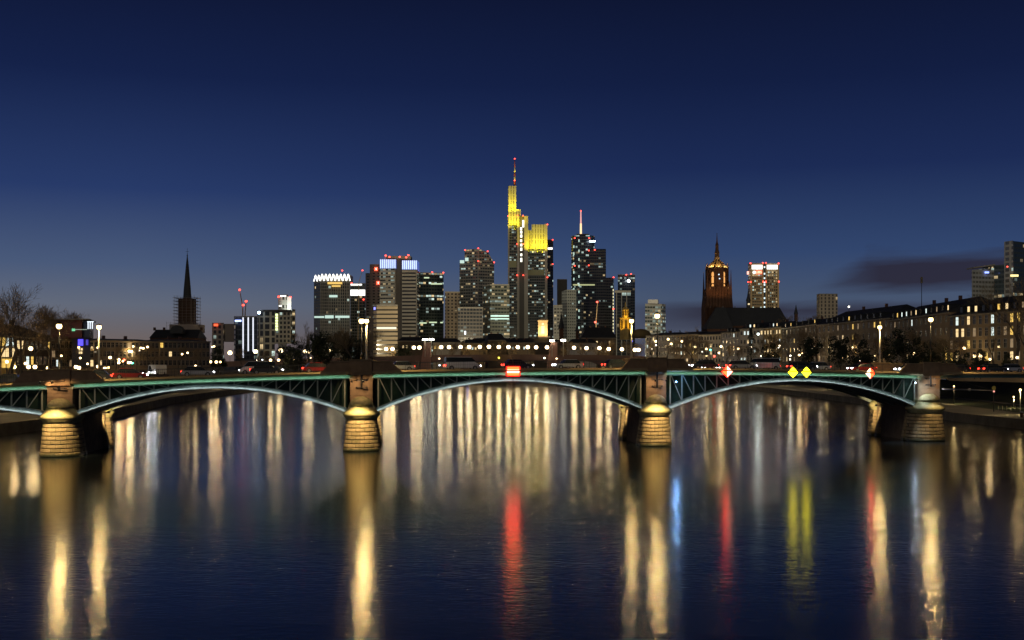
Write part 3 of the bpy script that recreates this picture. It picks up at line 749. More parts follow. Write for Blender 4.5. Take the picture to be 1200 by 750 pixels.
# 7 sloped-top tower
f7 = facade('fac_slopetower', (.26, .25, .21), (.05, .06, .055), 3.3, 3.8, .82, .5, .16, .05, .6, 1.1, 8)
o, g = tower('office_tower', 'grey tower with a stepped and sloping top and red beacons', 'tower', 1480, [(538.5, 10), (560.3, 0), (579, 10)], 307.6, f7, tops=[307.6, 307.6, 307.6])
A = P(544.3, 292.5, 1484)-g; Mi = P(560.3, 291.5, 1480)-g; C = P(572, 295.5, 1486)-g; D = P(579, 307.6, 1490)-g; zb = P(560, 307.7, 1480)-g
MB().prism([(A.x, 7), (Mi.x, .5), (C.x, 6), (D.x-.3, 10), (D.x-.3, 38), (A.x, 38)], zb.z, 0, 0, 1, ztop=[A.z, Mi.z, C.z, zb.z+.3, zb.z+.3, A.z]).build('sloping_top', [f7, dark_roof], o)
MB().box(Mi.x-.6, Mi.x+.6, -.8, 0, 0, Mi.z).build('corner_pilaster', concrete, o)
red_lights(o, [P(x, y, 1476)-g for x, y in ((545, 293), (560.5, 291), (560.5, 306), (571.5, 294.5), (579, 307.5))])
panel(o, g, 'lit_plant_floor', glow('office_cool', (.70, 1, .88), .75, False), 545, 549, 302, 306, 1478); panel(o, g, 'lit_plant_floor', glow('office_cool', (.70, 1, .88), .75, False), 539, 544, 305, 308.5, 1487)
# 8 low dark block below it
f8 = facade('fac_lowdark', (.09, .08, .07), (.03, .035, .04), 3.2, 3.6, .8, .6, .12, .05, .3, 1.1, 9)
o, g = tower('office_block', 'low dark glass block in front of the sloping tower, one bright spot', 'office block', 1200, [(536.7, 0), (566, 4)], 361.2, f8)
panel(o, g, 'bright_window', glow('office_spot', (.8, .9, 1), 2.5, False), 544.3, 546, 388, 392, 1200)
# 9 wide dark block with lit line
f9 = facade('fac_nine', (.12, .13, .10), (.03, .04, .035), 3.2, 3.8, .85, .5, .22, .12, .35, 1.0, 10)
o, g = tower('office_block', 'wide dark block with one long glowing line, left of the yellow-topped tower', 'office block', 1250, [(566, 20), (574.5, 0), (597, 4)], 334, f9)
panel(o, g, 'lit_line', glow('office_cool_line', (.60, 1, .86), 1.1, False), 575, 596.5, 369.5, 371, 1250); panel(o, g, 'lit_line', glow('office_cool_line', (.60, 1, .86), 1.1, False), 575, 596.5, 373, 374.2, 1250)
# 10 low beige building under the twin slabs
f10 = facade('fac_beigeband', (.33, .26, .16), (.05, .045, .035), 30, 4.2, .99, .35, 0, 0, .4, 1., 11)
o, g = tower('office_block', 'low beige banded block with one bright row of windows', 'office block', 1150, [(437.7, 6), (441.5, 0), (466, 0)], 358.3, f10)
panel(o, g, 'lit_office_row', glow('office_cream', (1, .95, .72), .9, False), 441.5, 464.5, 383.3, 385.6, 1150)
panel(o, g, 'blue_sign', glow('blue_sign_light', (.12, .16, 1), 2, False), 438, 440, 360, 363, 1149, .4)

# 11 the tallest tower: three shafts, yellow floodlit crowns, antenna
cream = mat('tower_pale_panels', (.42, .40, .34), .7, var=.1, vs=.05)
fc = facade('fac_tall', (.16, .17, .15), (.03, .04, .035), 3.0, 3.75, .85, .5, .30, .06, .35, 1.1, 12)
fcy = facade('fac_crown', (.50, .49, .40), (.16, .15, .09), 3.6, 7.5, .26, .84, .0, .0, .3, 1.1, 13)
YC = 1600
org = Vector((X(618, YC), YC, 8)); o = empty('skyscraper', org, 'tallest tower with yellow floodlit crowns, pale shafts and a striped antenna', 'skyscraper', 'office towers of the skyline')
def blk(name, m, px0, px1, top, bot, d0, d1, par=o, org=org, Y=YC, roof=dark_roof):
    a = P(px0, top, Y)-org; c = P(px1, bot, Y)-org
    k = (Y+d1)/Y; bx = lambda x: (x+org.x)*k-org.x
    return MB().prism([(a.x, d0), (c.x, d0), (bx(c.x), d1), (bx(a.x), d1)], c.z, a.z, u0=px0).build(name, [m, roof], par)
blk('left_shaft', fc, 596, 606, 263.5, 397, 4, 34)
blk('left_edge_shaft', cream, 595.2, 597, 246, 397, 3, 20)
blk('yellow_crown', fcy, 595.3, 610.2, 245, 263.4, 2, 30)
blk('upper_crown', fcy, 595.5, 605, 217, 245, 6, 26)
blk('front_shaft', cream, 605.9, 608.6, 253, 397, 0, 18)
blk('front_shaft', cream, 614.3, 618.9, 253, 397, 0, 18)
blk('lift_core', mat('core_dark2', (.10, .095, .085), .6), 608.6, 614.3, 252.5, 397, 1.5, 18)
q = MB()
for (px, py, h) in ((612.3, 262, 3), (609.8, 268, 1.2), (610, 272, 1), (610, 276.5, 1.2), (609.8, 282, 1), (610, 287, 1), (610, 292, 1.2), (610, 298.5, 1), (610, 304.5, 1.6)):
    a = P(px, py, YC)-org; q.box(a.x-.2, a.x+2.2, .9, 1.4, a.z-h*1.6, a.z+h*1.6)
q.build('lit_stair_window', glow('stair_white', (1, .98, .8), 2.2, False), o)
blk('right_body', fc, 618.9, 638.6, 291.5, 397, 6, 36)
blk('right_crown', fcy, 623.2, 638.4, 262.5, 291.5, 5, 34)
blk('right_crown', fcy, 618.9, 623.2, 269, 291.5, 8, 34)
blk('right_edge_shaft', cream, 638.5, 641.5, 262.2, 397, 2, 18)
blk('garden_opening', mat('garden_glass', (.3, .3, .16), .5), 619.2, 638.2, 316, 322, 5.7, 6.5)
blk('garden_opening', mat('garden_glass', (.3, .3, .16), .5), 597.2, 605.6, 305, 313, 3.7, 4.5)
# striped antenna
rw = MB(); zz = [217, 212, 207, 202, 196, 186.5]; rr = [1.7, 1.4, 1.2, 1.0, .8, .4]
for k in range(5):
    a = P(603.2, zz[k], YC+14)-org; c = P(603.2, zz[k+1], YC+14)-org; rw.tube(a, c, rr[k], rr[k+1], n=8, mi=k % 2)
rw.build('antenna', [mat('antenna_red', (.35, .08, .05), .6), mat('antenna_white', (.7, .68, .5), .6)], o)
red_lights(o, [P(x, y, YC-2)-org for x, y in ((603.2, 186), (603, 211.5), (595.5, 253), (606.5, 252.7), (613, 252.7), (606, 286), (613.2, 286), (606, 322.5), (613.2, 322.5), (641.5, 263), (641.5, 325))], 1.15)
yel = (1, .78, .015)
for (px, py, pw, dy) in ((598, 264, 62000, -14), (604, 264.5, 62000, -14), (599.5, 245.5, 60000, -9), (603, 245.5, 42000, -9), (625, 292, 60000, -13), (631, 292, 60000, -13), (637, 292, 60000, -13), (620.5, 292, 26000, -10)):
    p = P(px, py, YC+dy)-org
    MB().box(p.x-.6, p.x+.6, p.y-.6, p.y+.6, p.z-1.0, p.z-.2).tube(p+Vector((0, 0, -.6)), Vector((p.x, 7, p.z-1.0)), .2, n=4).build('floodlight_bracket', black_paint, o)
    spot(o, p, (0, .75, .9), pw*.40, yel, 125)
for (px, py, pw) in ((601, 212, 9000), (603.5, 201, 2500)):
    spot(o, P(px, py+5, YC-2)-org, (0, .8, .9), pw, yel, 80)
# 12 dark tower behind it
f12 = facade('fac_blackblue', (.03, .035, .04), (.02, .025, .03), 3.2, 3.8, .85, .6, .14, .05, .5, 1.2, 14)
o, g = tower('office_tower', 'slim black tower right behind the yellow-crowned one, red beacons on its edge', 'tower', 1700, [(637, 0), (648.3, 0)], 281.5, f12, reds=[(647.6, 281), (647.6, 309.5)])
panel(o, g, 'lit_floor', white_lit, 642, 647.5, 290.2, 292.3, 1700)
# 13 small slabs
f13 = facade('fac_dullslab', (.20, .20, .18), (.06, .06, .055), 3.2, 3.7, .7, .5, .01, .0, .5, 1., 15)
tower('office_tower', 'plain unlit grey slab between the two tallest towers', 'tower', 1650, [(652.8, 0), (664.6, 3)], 327.8, mat('slab_plain', (.10, .095, .085), .8))
tower('office_block', 'pale grey grid block in front of the black antenna tower', 'office block', 1350, [(658.3, 8), (664.5, 0), (675.2, 4)], 339.3, facade('fac_paleblk', (.27, .29, .27), (.10, .11, .11), 2.6, 3.4, .6, .5, .03, .0, .3, .8, 16), tops=[341, 339.3, 339.3])
tower('office_block', 'squat grey block at the foot of the plain grey slab', 'office block', 1300, [(648.5, 0), (659, 0)], 358.5, f13)
# 14 round black tower with antenna
YM = 1550
org = Vector((X(694, YM), YM, 8)); o = empty('skyscraper', org, 'black glass skyscraper with a round left part and a lit antenna', 'skyscraper', 'office towers of the skyline')
fm = facade('fac_main', (.045, .05, .055), (.018, .024, .03), 2.8, 3.7, .9, .6, .16, .06, .25, 1.2, 17)
fm2 = facade('fac_main2', (.035, .037, .042), (.018, .02, .025), 2.8, 3.7, .9, .55, .05, .02, .3, 1.1, 18)
cx = X(684, YM)-org.x; rad = (X(698, YM)-X(670, YM))/2
poly = [(cx+rad*math.cos(a), 16+rad*math.sin(a)) for a in [2*PI*k/24 for k in range(24)]]
MB().prism(poly, -3, Z(275.5, YM)-8).build('round_tower', [fm, dark_roof], o)
blk('square_tower', fm2, 690, 710.2, 291.5, 397, 2, 34, o, org, YM); blk('low_wing', fm2, 710, 719.4, 325, 397, 5, 32, o, org, YM)
blk('plant_drum', mat('core_dark', (.06, .05, .045), .6), 676, 690, 273.2, 276, 8, 22, o, org, YM)
q = MB()
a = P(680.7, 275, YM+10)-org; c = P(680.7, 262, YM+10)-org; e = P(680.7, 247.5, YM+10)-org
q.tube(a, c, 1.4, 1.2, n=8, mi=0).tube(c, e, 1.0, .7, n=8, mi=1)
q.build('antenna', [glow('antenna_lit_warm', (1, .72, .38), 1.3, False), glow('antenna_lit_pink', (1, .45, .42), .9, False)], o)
red_lights(o, [P(x, y, YM-3)-org for x, y in ((680.7, 247), (673.5, 279), (690.5, 279), (690, 293.5), (697, 292.8), (690, 311), (673.5, 311.5), (719, 325))], 1.15)
MB().box(*(lambda p: (p.x-4, p.x+3.5, p.y-1.2, p.y, p.z-.8, p.z+.8))(P(694.3, 282.8, YM-2)-org)).build('blue_white_floodlight', glow('roof_flood', (.72, .88, 1), 12), o)
panel(o, org, 'lit_mechanical_floor', glow('office_dimyellow', (.9, .95, .45), .45, False), 671.5, 697, 333, 334.6, YM, .5)
q = MB()
for k in range(14): 
    p = P(718.6, 340+4*k, YM+3)-org; q.box(p.x-.45, p.x+.45, p.y-.5, p.y, p.z-1.3, p.z+1.3)
q.build('lit_stair_window', glow('stair_yellow', (1, .9, .5), 1.2, False), o)
q = MB()
for k in range(22):
    p = P(672.5 if k % 2 else 678.5, 282+5*k+(2 if k % 3 else 0), YM)-org; q.box(p.x-.6, p.x+.6, p.y-1.0, p.y+3, p.z-1.5, p.z+1.5)
q.build('lit_edge_window', glow('office_cool', (.70, 1, .88), .75, False), o)
# 15 pair right of it
f15 = facade('fac_fifteen', (.05, .055, .065), (.02, .025, .035), 3, 3.7, .85, .6, .10, .03, .3, 1., 19)
o, g = tower('office_tower', 'dark blue tower with a bright white roof spot, right of the antenna tower', 'tower', 1600, [(724, 0), (744.2, 5)], 322.3, f15, reds=[(734, 322), (739.5, 321)])
MB().sphere(P(736.8, 329.2, 1597)-g, 1.9, 8, 6).build('roof_spotlight', glow('roof_spot', (.85, .95, 1), 10), o)
f16 = facade('fac_sixteen', (.34, .34, .32), (.03, .035, .04), 6.2, 3.7, .84, .96, .06, .02, .3, 1., 20)
o, g = tower('office_block', 'white framed dark block in front of the dark blue tower', 'office block', 1400, [(720.3, 0), (739, 4)], 341, f16, reds=[(718.8, 362)])
panel(o, g, 'pale_frieze', cream, 720.2, 739.2, 340.5, 343, 1400)
# 17 mid block with lit rows
f17 = facade('fac_seventeen', (.28, .29, .28), (.07, .09, .08), 3, 3.8, .85, .55, .45, .2, .35, .8, 21)
o, g = tower('office_block', 'solitary mid-height block with greenish lit rows left of the cathedral', 'office block', 1300, [(756, 0), (775.5, 3), (780, 14)], 357, f17)
blk('roof_plant_room', mat('plant_white', (.5, .5, .48), .7), 760, 771.8, 350.7, 357.2, 6, 24, o, g, 1300)
# 18 cream tower with white crown right of cathedral
YO = 1500
fo = facade('fac_cream_grid', (.42, .32, .18), (.05, .05, .04), 2.5, 3.7, .62, .52, .42, .12, .55, 1.3, 22)
o, g = tower('office_tower', 'cream gridded tower with two bright white roof loggias and a red sign', 'tower', YO, [(876.6, 12), (879.5, 0), (912.8, 3)], 309, fo, reds=[(879.5, 308.5), (894, 308), (897.5, 308), (912.5, 308.7), (879.5, 330.5), (894.3, 330), (897.5, 330), (912.8, 330), (876.8, 330.5)])
for (a, c) in ((881, 893.2), (898.5, 911)): panel(o, g, 'roof_loggia', white_lit, a, c, 310.6, 315.5, YO, .9)
for a in (879.3, 893.3, 896.9, 911.2): panel(o, g, 'corner_pilaster', mat('cream_stone', (.55, .40, .20), .7), a, a+1.5, 309, 385, YO, 1.3)
panel(o, g, 'glass_slot', mat('slot_glass', (.05, .07, .09), .2), 894.8, 896.9, 309, 385, YO, .6)
q = MB()
for k in range(24):
    if rnd.random() < .6:
        p = P(895.8, 313+2.6*k, YO-.6)-g; q.box(p.x-.9, p.x+.9, p.y-.4, p.y, p.z-1, p.z+1)
q.build('lit_stair_window', glow('stair_ice', (.75, .95, 1), 1.3, False), o)
panel(o, g, 'red_sign', sgn, 885.6, 892.7, 316.8, 321.2, YO, 1.3)
a = P(883.8, 319.2, YO-1.4)-g; MB().tube(a, a+Vector((0, -.3, 0)), 1.9, n=14).build('round_white_logo', white_lit, o)
text(o, g, 'sign_letters', 'UBS', 889.2, 319, YO-1.6, 4.4, glow('sign_cream', (1, .8, .5), 1.6, False))
a = P(876.4, 319.8, YO+6)-g; MB().box(a.x-1.2, a.x+1.2, a.y-.8, a.y, a.z-2, a.z+2).build('side_sign', glow('side_sign_pink', (1, .45, .35), 1.8, False), o)
# 19 small cream tower
fs = facade('fac_cream_small', (.40, .34, .25), (.10, .09, .07), 4.6, 4.2, .42, .7, .15, .0, .75, .9, 23)
o, g = tower('office_tower', 'small cream tower with tall narrow windows above the right roofs', 'tower', 1400, [(957, 14), (960.5, 0), (981.6, 3)], 345, fs)
# 20, 21 towers at the right edge
fr = facade('fac_right_pale', (.36, .36, .33), (.17, .17, .15), 3.0, 3.4, .8, .5, .10, .0, .6, .7, 24)
fr2 = facade('fac_right_glass', (.06, .08, .085), (.04, .055, .055), 3.2, 3.6, .9, .6, .16, .06, .7, 1.1, 25)
YR = 900
o, g = tower('office_tower', 'pale gridded slab with a slanting roof and small blue sign at right', 'tower', YR, [(1138.8, 0), (1164.9, 8)], 312, fr, tops=[316.3, 312.8], depth=22)
A = P(1165, 310.8, YR+8)-g; C = P(1180, 310.8, YR)-g
MB().prism([(A.x, 8.2), (C.x, 0), (C.x, 30), (A.x, 30)], -3, A.z).build('glass_wing', [fr2, dark_roof], o)
A = P(1141, 314.4, YR-1)-g; C = P(1166, 311, YR+7)-g
MB().rings([[(A.x, A.y, A.z), (C.x, C.y, C.z), (C.x, C.y+14, C.z), (A.x, A.y+14, A.z)], [(A.x, A.y, A.z+1), (C.x, C.y, C.z+1), (C.x, C.y+14, C.z+1), (A.x, A.y+14, A.z+1)]], smooth=False).build('roof_slab', concrete, o)
panel(o, g, 'blue_sign', glow('blue_white_sign', (.25, .35, 1), 2.4, False), 1154, 1158.5, 318.3, 320.3, YR+4, .9)
o, g = tower('office_tower', 'tall glass tower with a pale left edge cut by the right border', 'tower', 880, [(1177, 10), (1187, 0), (1216, 14)], 282.3, fr2, tops=[283.8, 282.3, 283.5], depth=26)
A = P(1177, 283.6, 889.6)-g; C = P(1187.1, 282.1, 879.6)-g
MB().prism([(A.x-.3, A.y-.4), (C.x, C.y-.3), (C.x, C.y+.0), (A.x, A.y+.3)], -3, 0, ztop=[A.z+.2, C.z+.2, C.z+.2, A.z+.2]).build('pale_edge_wall', [facade('fac_edge', (.42, .41, .36), (.16, .16, .14), 7, 4, .62, .6, .05, .0, .6, .8, 26), dark_roof], o)
panel(o, g, 'lit_floor', glow('office_yel_right', (1, .82, .32), 1.6, False), 1184, 1193, 321.8, 324.2, 879, .8)
red_lights(o, [P(1180.5, 312.5, 876)-g], .7)

# ---- left side of the skyline
fl1 = facade('fac_left_beige', (.36, .30, .23), (.03, .03, .035), 3.6, 3.8, .55, .65, .10, .0, .7, 1., 27)
o, g = tower('office_block', 'small beige block with dark window grid and a red sign on its roof', 'office block', 900, [(248.5, 0), (262.5, 0)], 379.8, fl1)
blk('plain_wing', mat('plain_beige', (.26, .22, .18), .8), 262.5, 274, 379.4, 400, 1, 22, o, g, 900)
panel(o, g, 'red_sign', sgn, 250.8, 255.5, 379.5, 382.2, 899, .8)
fl2 = facade('fac_left_glass', (.06, .075, .09), (.04, .05, .06), 2.8, 3.6, .85, .7, .10, .02, .3, .9, 28)
o, g = tower('office_block', 'dark glass block with three vertical white light lines and blue sign', 'office block', 850, [(274.2, 5), (276, 0), (301.5, 0)], 372, fl2)
for x, y1 in ((285, 419), (291, 411.5), (296.7, 412)): panel(o, g, 'vertical_light_line', glow('line_white', (.85, .88, 1), 1.2, False), x-.6, x+.6, 372, y1, 850, .6)
panel(o, g, 'blue_sign', glow('blue_sign_bright', (.35, .45, 1), 4, False), 275.5, 282.8, 375, 376.8, 849, .5)
fl3 = facade('fac_left_grid', (.40, .38, .30), (.035, .04, .04), 4.6, 4.6, .66, .74, .20, .0, .6, 1.2, 29)
fl4 = facade('fac_left_grid2', (.36, .34, .27), (.04, .045, .045), 2.6, 3.1, .6, .6, .25, .06, .5, 1.1, 30)
o, g = tower('office_block', 'pale gridded office block with a greenish lit stair column', 'office block', 820, [(301.7, 4), (309, 0), (322, 0)], 365, fl3)
blk('right_wing', fl4, 322, 341, 366, 402, 0, 24, o, g, 820); blk('right_wing', fl4, 341, 344.6, 362, 402, 5, 24, o, g, 820)
blk('flat_roof', dark_roof, 307.5, 341.5, 363, 365.5, -1.2, 22, o, g, 820)
q = MB()
for k in range(6):
    p = P(324.3, 369+3.4*k, 820)-g; q.box(p.x-.75, p.x+.75, p.y-.5, p.y, p.z-.7, p.z+.8)
q.build('lit_stair_window', glow('stair_green', (.85, 1, .45), 1.8, False), o)
MB().sphere(P(303.6, 366.4, 816)-g, 1.1, 8, 6).build('blue_white_floodlight', glow('corner_flood', (.5, .7, 1), 8), o)
o, g = tower('office_tower', 'slim pale tower with white lettering of light rising behind the gridded block', 'tower', 1000, [(326, 0), (336, 0)], 347.5, facade('fac_slim', (.42, .40, .34), (.06, .06, .05), 3, 7, .6, .4, .1, .0, .6, 1., 31), reds=[(326.5, 347.8), (340.3, 348.2)])
blk('white_side', mat('white_render', (.75, .73, .66), .6), 336, 341, 347.5, 400, 1, 20, o, g, 1000)
blk('roof_plant_room', concrete, 327.5, 337, 345, 347.6, 3, 16, o, g, 1000)
panel(o, g, 'roof_sign', white_lit, 328.6, 335.2, 346.1, 347.6, 999)
panel(o, g, 'lit_floor', white_lit, 327, 330, 357.7, 359.2, 999)
spot(o, P(338.5, 366, 985)-g, (0, 1, .5), 20000, (.9, 1, .95), 70)
# construction cranes
def crane(label, pts, Y, reds, r=.5):
    b = P(pts[0][0], pts[0][1], Y); o = empty('construction_crane', (b.x, b.y, 8), label, 'crane', 'construction cranes'); org = Vector((b.x, b.y, 8))
    MB().tube((0, 0, 0), P(*pts[1], Y)-org, r*1.2, r, n=4).build('mast', mat('crane_paint', (.3, .2, .1), .6), o)
    MB().tube(P(*pts[1], Y)-org, P(*pts[2], Y)-org, r, r*.6, n=4).build('jib', mat('crane_paint', (.3, .2, .1), .6), o)
    for p in reds: MB().sphere(P(*p, Y-1)-org, .9, 6, 4).build('aviation_light', avi, o)
crane('taller crane with a steep jib above the blue-signed glass block', [(284.5, 400), (284.5, 360), (280.8, 340)], 900, [(280.8, 339.7), (285, 357.5)])
crane('shorter crane just right of the taller one left of the skyline', [(287.3, 400), (287.3, 366), (288.4, 353.5)], 910, [(288.4, 353)])
crane('leaning thin crane jib between the zigzag crown and the brown tower', [(419, 395), (420.5, 331), (424.8, 317)], 1360, [(424.8, 316.8), (412, 331.8)], .4)
crane('crane with two red lamps in front of the black antenna tower', [(698.3, 395), (698.5, 375), (700.3, 354)], 1100, [(699.8, 353.8), (697.5, 377.5)], .45)

# made-up fill spots on masts, added to brighten the tower fronts
for i, (px, py, ax_, pw) in enumerate(((300, 408, -.1, 1.0), (395, 402, 0, 2.0), (470, 402, 0, 2.0), (545, 402, 0, 3.0), (612, 402, 0, 3.4), (680, 402, 0, 2.6), (745, 404, .05, 1.8), (880, 402, .02, 3.4), (965, 402, .02, 2.2))):
    Yq = 640 if i == 0 else 1010
    p = P(px, py, Yq); zb_ = 8.0
    o = empty('added_tower_fill', (p.x, p.y, zb_), 'added fill light on a mast at the foot of the towers, %s from the left' % ordw(i+1), 'floodlight', 'added fill lights for the skyline')
    h = p.z-zb_
    MB().tube((0, 0, 0), (0, 0, h), .3, .18, n=6).build('mast', black_paint, o)
    q = MB().box(-.8, .8, -.3, .3, h, h+.9).build('fill_housing', black_paint, o)
    spot(q, (0, .6, h+.5), (ax_, 1, .16), pw*120000*(.2 if i == 0 else 1), (1, .84, .55), 88, .6)
YRR = 600  # one more added fill spot, brightening the towers at the right edge
p = P(1150, 402, YRR); o = empty('added_tower_fill', (p.x, p.y, 9.6), 'added fill light on a mast behind the right roofs facing the glass tower', 'floodlight', 'added fill lights for the skyline')
MB().tube((0, 0, 0), (0, 0, p.z-9.6), .3, .18, n=6).build('mast', black_paint, o); q = MB().box(-.8, .8, -.3, .3, p.z-9.6, p.z-8.7).build('fill_housing', black_paint, o)
spot(q, (0, .6, p.z-9), (0.06, 1, .2), 480000, (1, .9, .72), 70, .6)
# ------------------------------------------------------------------ churches and landmarks
red_sand = mat('red_sandstone', (.09, .04, .02), .9, var=.4, vs=.15)
slate = mat('slate_roof', (.025, .027, .03), .7, var=.3, vs=.2)
amber = glow('belfry_amber', (1, .42, .08), .9, False)
# cathedral
YD = 900; org = Vector((X(841, YD), YD, 8)); s_ = YD/F
o = empty('cathedral', org, 'dark red gothic cathedral with a tall spire and glowing amber openings', 'church')
def ngon(cx, cy, r, n, z, ph=0): return [(cx+r*math.cos(2*PI*k/n+ph), cy+r*math.sin(2*PI*k/n+ph), z) for k in range(n)]
zz = lambda py: Z(py, YD)-8
tw = MB()
rw_ = (13.2*s_*1.22)
tw.rings([[(-rw_, -rw_*.7, zz(400)), (rw_, -rw_*.7, zz(400)), (rw_, rw_*1.2, zz(400)), (-rw_, rw_*1.2, zz(400))], [(-rw_, -rw_*.7, zz(361)), (rw_, -rw_*.7, zz(361)), (rw_, rw_*1.2, zz(361)), (-rw_, rw_*1.2, zz(361))],
          [(-rw_*.92, -rw_*.62, zz(345)), (rw_*.92, -rw_*.62, zz(345)), (rw_*.92, rw_*1.1, zz(345)), (-rw_*.92, rw_*1.1, zz(345))], [(-rw_*.72, -rw_*.5, zz(336)), (rw_*.72, -rw_*.5, zz(336)), (rw_*.72, rw_, zz(336)), (-rw_*.72, rw_, zz(336))]], smooth=False)
tw.build('tower_base', red_sand, o)
r8 = 11.6*s_/math.cos(PI/8)
MB().rings([ngon(0, 3, r8, 8, zz(345), PI/8), ngon(0, 3, r8*.98, 8, zz(316), PI/8), ngon(0, 3, r8*1.04, 8, zz(315.3), PI/8), ngon(0, 3, r8*1.04, 8, zz(314), PI/8)], smooth=False).build('octagon', red_sand, o)
MB().rings([ngon(0, 3, r8*k, 8, zz(y), PI/8) for k, y in ((.93, 314.2), (.78, 312.3), (.60, 310), (.45, 307.6), (.33, 305.4), (.26, 303), (.24, 301))], smooth=False).build('crown_dome', mat('dome_stone', (.24, .15, .08), .8), o)
MB().rings([ngon(0, 3, r*s_, 8, zz(y), PI/8) for r, y in ((2.9, 304), (2.6, 297), (3.0, 296.5), (2.0, 292), (1.9, 287.5), (2.1, 287), (.9, 283), (.25, 274))], smooth=False).build('spire', red_sand, o)
MB().tube((0, 3, zz(274.5)), (0, 3, zz(272.5)), .15, n=4).tube((-.7, 3, zz(273.5)), (.7, 3, zz(273.5)), .12, n=4).build('cross', black_paint, o)
for k in range(8):
    a = 2*PI*k/8+PI/8; x, y = r8*1.02*math.cos(a), 3+r8*1.02*math.sin(a)
    MB().rings([ngon(x, y, .8, 4, zz(345)), ngon(x, y, .7, 4, zz(314)), ngon(x, y, .45, 4, zz(312)), ngon(x, y, .05, 4, zz(307.5))], smooth=False).build('buttress_pinnacle', red_sand, o)
    MB().tube((x*.95, y, zz(312.5)), (x*.28, 3+(y-3)*.28, zz(305)), .38, n=4).build('flying_rib', red_sand, o)
for sx in (-1, 1):
    for (dx_, yb, yt) in ((13.8, 365, 317), (11.6, 365, 330)):
        for yy in ((-rw_*.6, rw_*1.0) if dx_ > 13 else (-rw_*.6,)):
            x = sx*dx_*s_; MB().rings([ngon(x, yy, 1.25, 4, zz(400), PI/4), ngon(x, yy, 1.1, 4, zz(345), PI/4), ngon(x, yy, .75, 4, zz(335), PI/4), ngon(x, yy, .1, 4, zz(yt))], smooth=False).build('corner_pinnacle', red_sand, o)
fr_ = 3-r8*math.cos(PI/8)
for k in range(9):
    x = -rw_*.9+rw_*1.8*k/8; yq = -rw_*.70-.3
    MB().rings([[(x-.42, yq-1.1, zz(400)), (x+.42, yq-1.1, zz(400)), (x+.42, yq+1, zz(400)), (x-.42, yq+1, zz(400))], [(x-.35, yq-.7, zz(352)), (x+.35, yq-.7, zz(352)), (x+.35, yq+2, zz(352)), (x-.35, yq+2, zz(352))], [(x*.9-.05, yq+1.2, zz(338-(k % 2)*5)), (x*.9+.05, yq+1.2, zz(338-(k % 2)*5)), (x*.9+.05, yq+2.4, zz(338-(k % 2)*5)), (x*.9-.05, yq+2.4, zz(338-(k % 2)*5))]], smooth=False).build('buttress', red_sand, o)
for x in (-9.4, -4.4, -1.2, 1.9, 4.2, 9.0):
    MB().rings([ngon(x*s_, fr_-.3 if abs(x) < 5 else fr_+1.8, .34, 4, zz(345), PI/4), ngon(x*s_, fr_-.3 if abs(x) < 5 else fr_+1.8, .3, 4, zz(316), PI/4), ngon(x*s_, fr_-.3 if abs(x) < 5 else fr_+1.8, .05, 4, zz(311), PI/4)], smooth=False).build('shaft_rib', red_sand, o)
for y_ in (332.8, 344): MB().rings([ngon(0, 3, r8*1.03, 8, zz(y_), PI/8), ngon(0, 3, r8*1.03, 8, zz(y_)+.7, PI/8)], smooth=False).build('string_course', red_sand, o)
for x in (-6.8, 6.1):
    for (y0, y1) in ((343.5, 334.5), (332, 325.5), (324, 320.5)):
        a = x*s_; MB().rings([[(a-.75, fr_-.35, zz(y0)), (a+.75, fr_-.35, zz(y0)), (a+.75, fr_+1.6, zz(y0)), (a-.75, fr_+1.6, zz(y0))], [(a-.75, fr_-.35, zz(y1)), (a+.75, fr_-.35, zz(y1)), (a+.75, fr_+1.6, zz(y1)), (a-.75, fr_+1.6, zz(y1))],
              [(a-.05, fr_-.35, zz(y1)+1), (a+.05, fr_-.35, zz(y1)+1), (a+.05, fr_+1.6, zz(y1)+1), (a-.05, fr_+1.6, zz(y1)+1)]], smooth=False).build('glowing_opening', amber, o)
for x in (-10.8, 10.9):
    a = x*s_; MB().box(a-.35, a+.35, -rw_*.62, -rw_*.5, zz(350), zz(337)).build('glowing_opening', glow('belfry_dim', (1, .45, .12), .35, False), o)
for x in (.2, 1.0): MB().sphere((x*s_, fr_-.4, zz(321+6*x)), .55, 6, 4).build('small_lamp', glow('cool_dot', (.7, .85, 1), 1.5, False), o)
for k in range(8):
    a = 2*PI*k/8; p = Vector((r8*.86*math.cos(a), 3+r8*.86*math.sin(a), zz(313.4)))
    d = bpy.data.lights.new('crown_flood', 'POINT'); d.energy = 900; d.color = (1, .74, .22); d.shadow_soft_size = .3
    ob = bpy.data.objects.new('crown_flood', d); COL.objects.link(ob); ob.parent = o; ob.location = (p.x, p.y, p.z+1.2)
    MB().box(p.x-.5, p.x+.5, p.y-.3, p.y+.3, p.z+.1, p.z+.9).build('crown_floodlight', glow('crown_flood_glass', (1, .72, .2), 1.6, False), o)
for x in (-9, 0, 9):
    q = MB().box(x-.4, x+.4, -22.4, -21.6, zz(361.8), zz(360.8)).build('tower_floodlight', black_paint, o)
    spot(q, (x, -22, zz(360.3)), (-x*.03, .62, 1), 5200, (1, .50, .16), 75, .3)
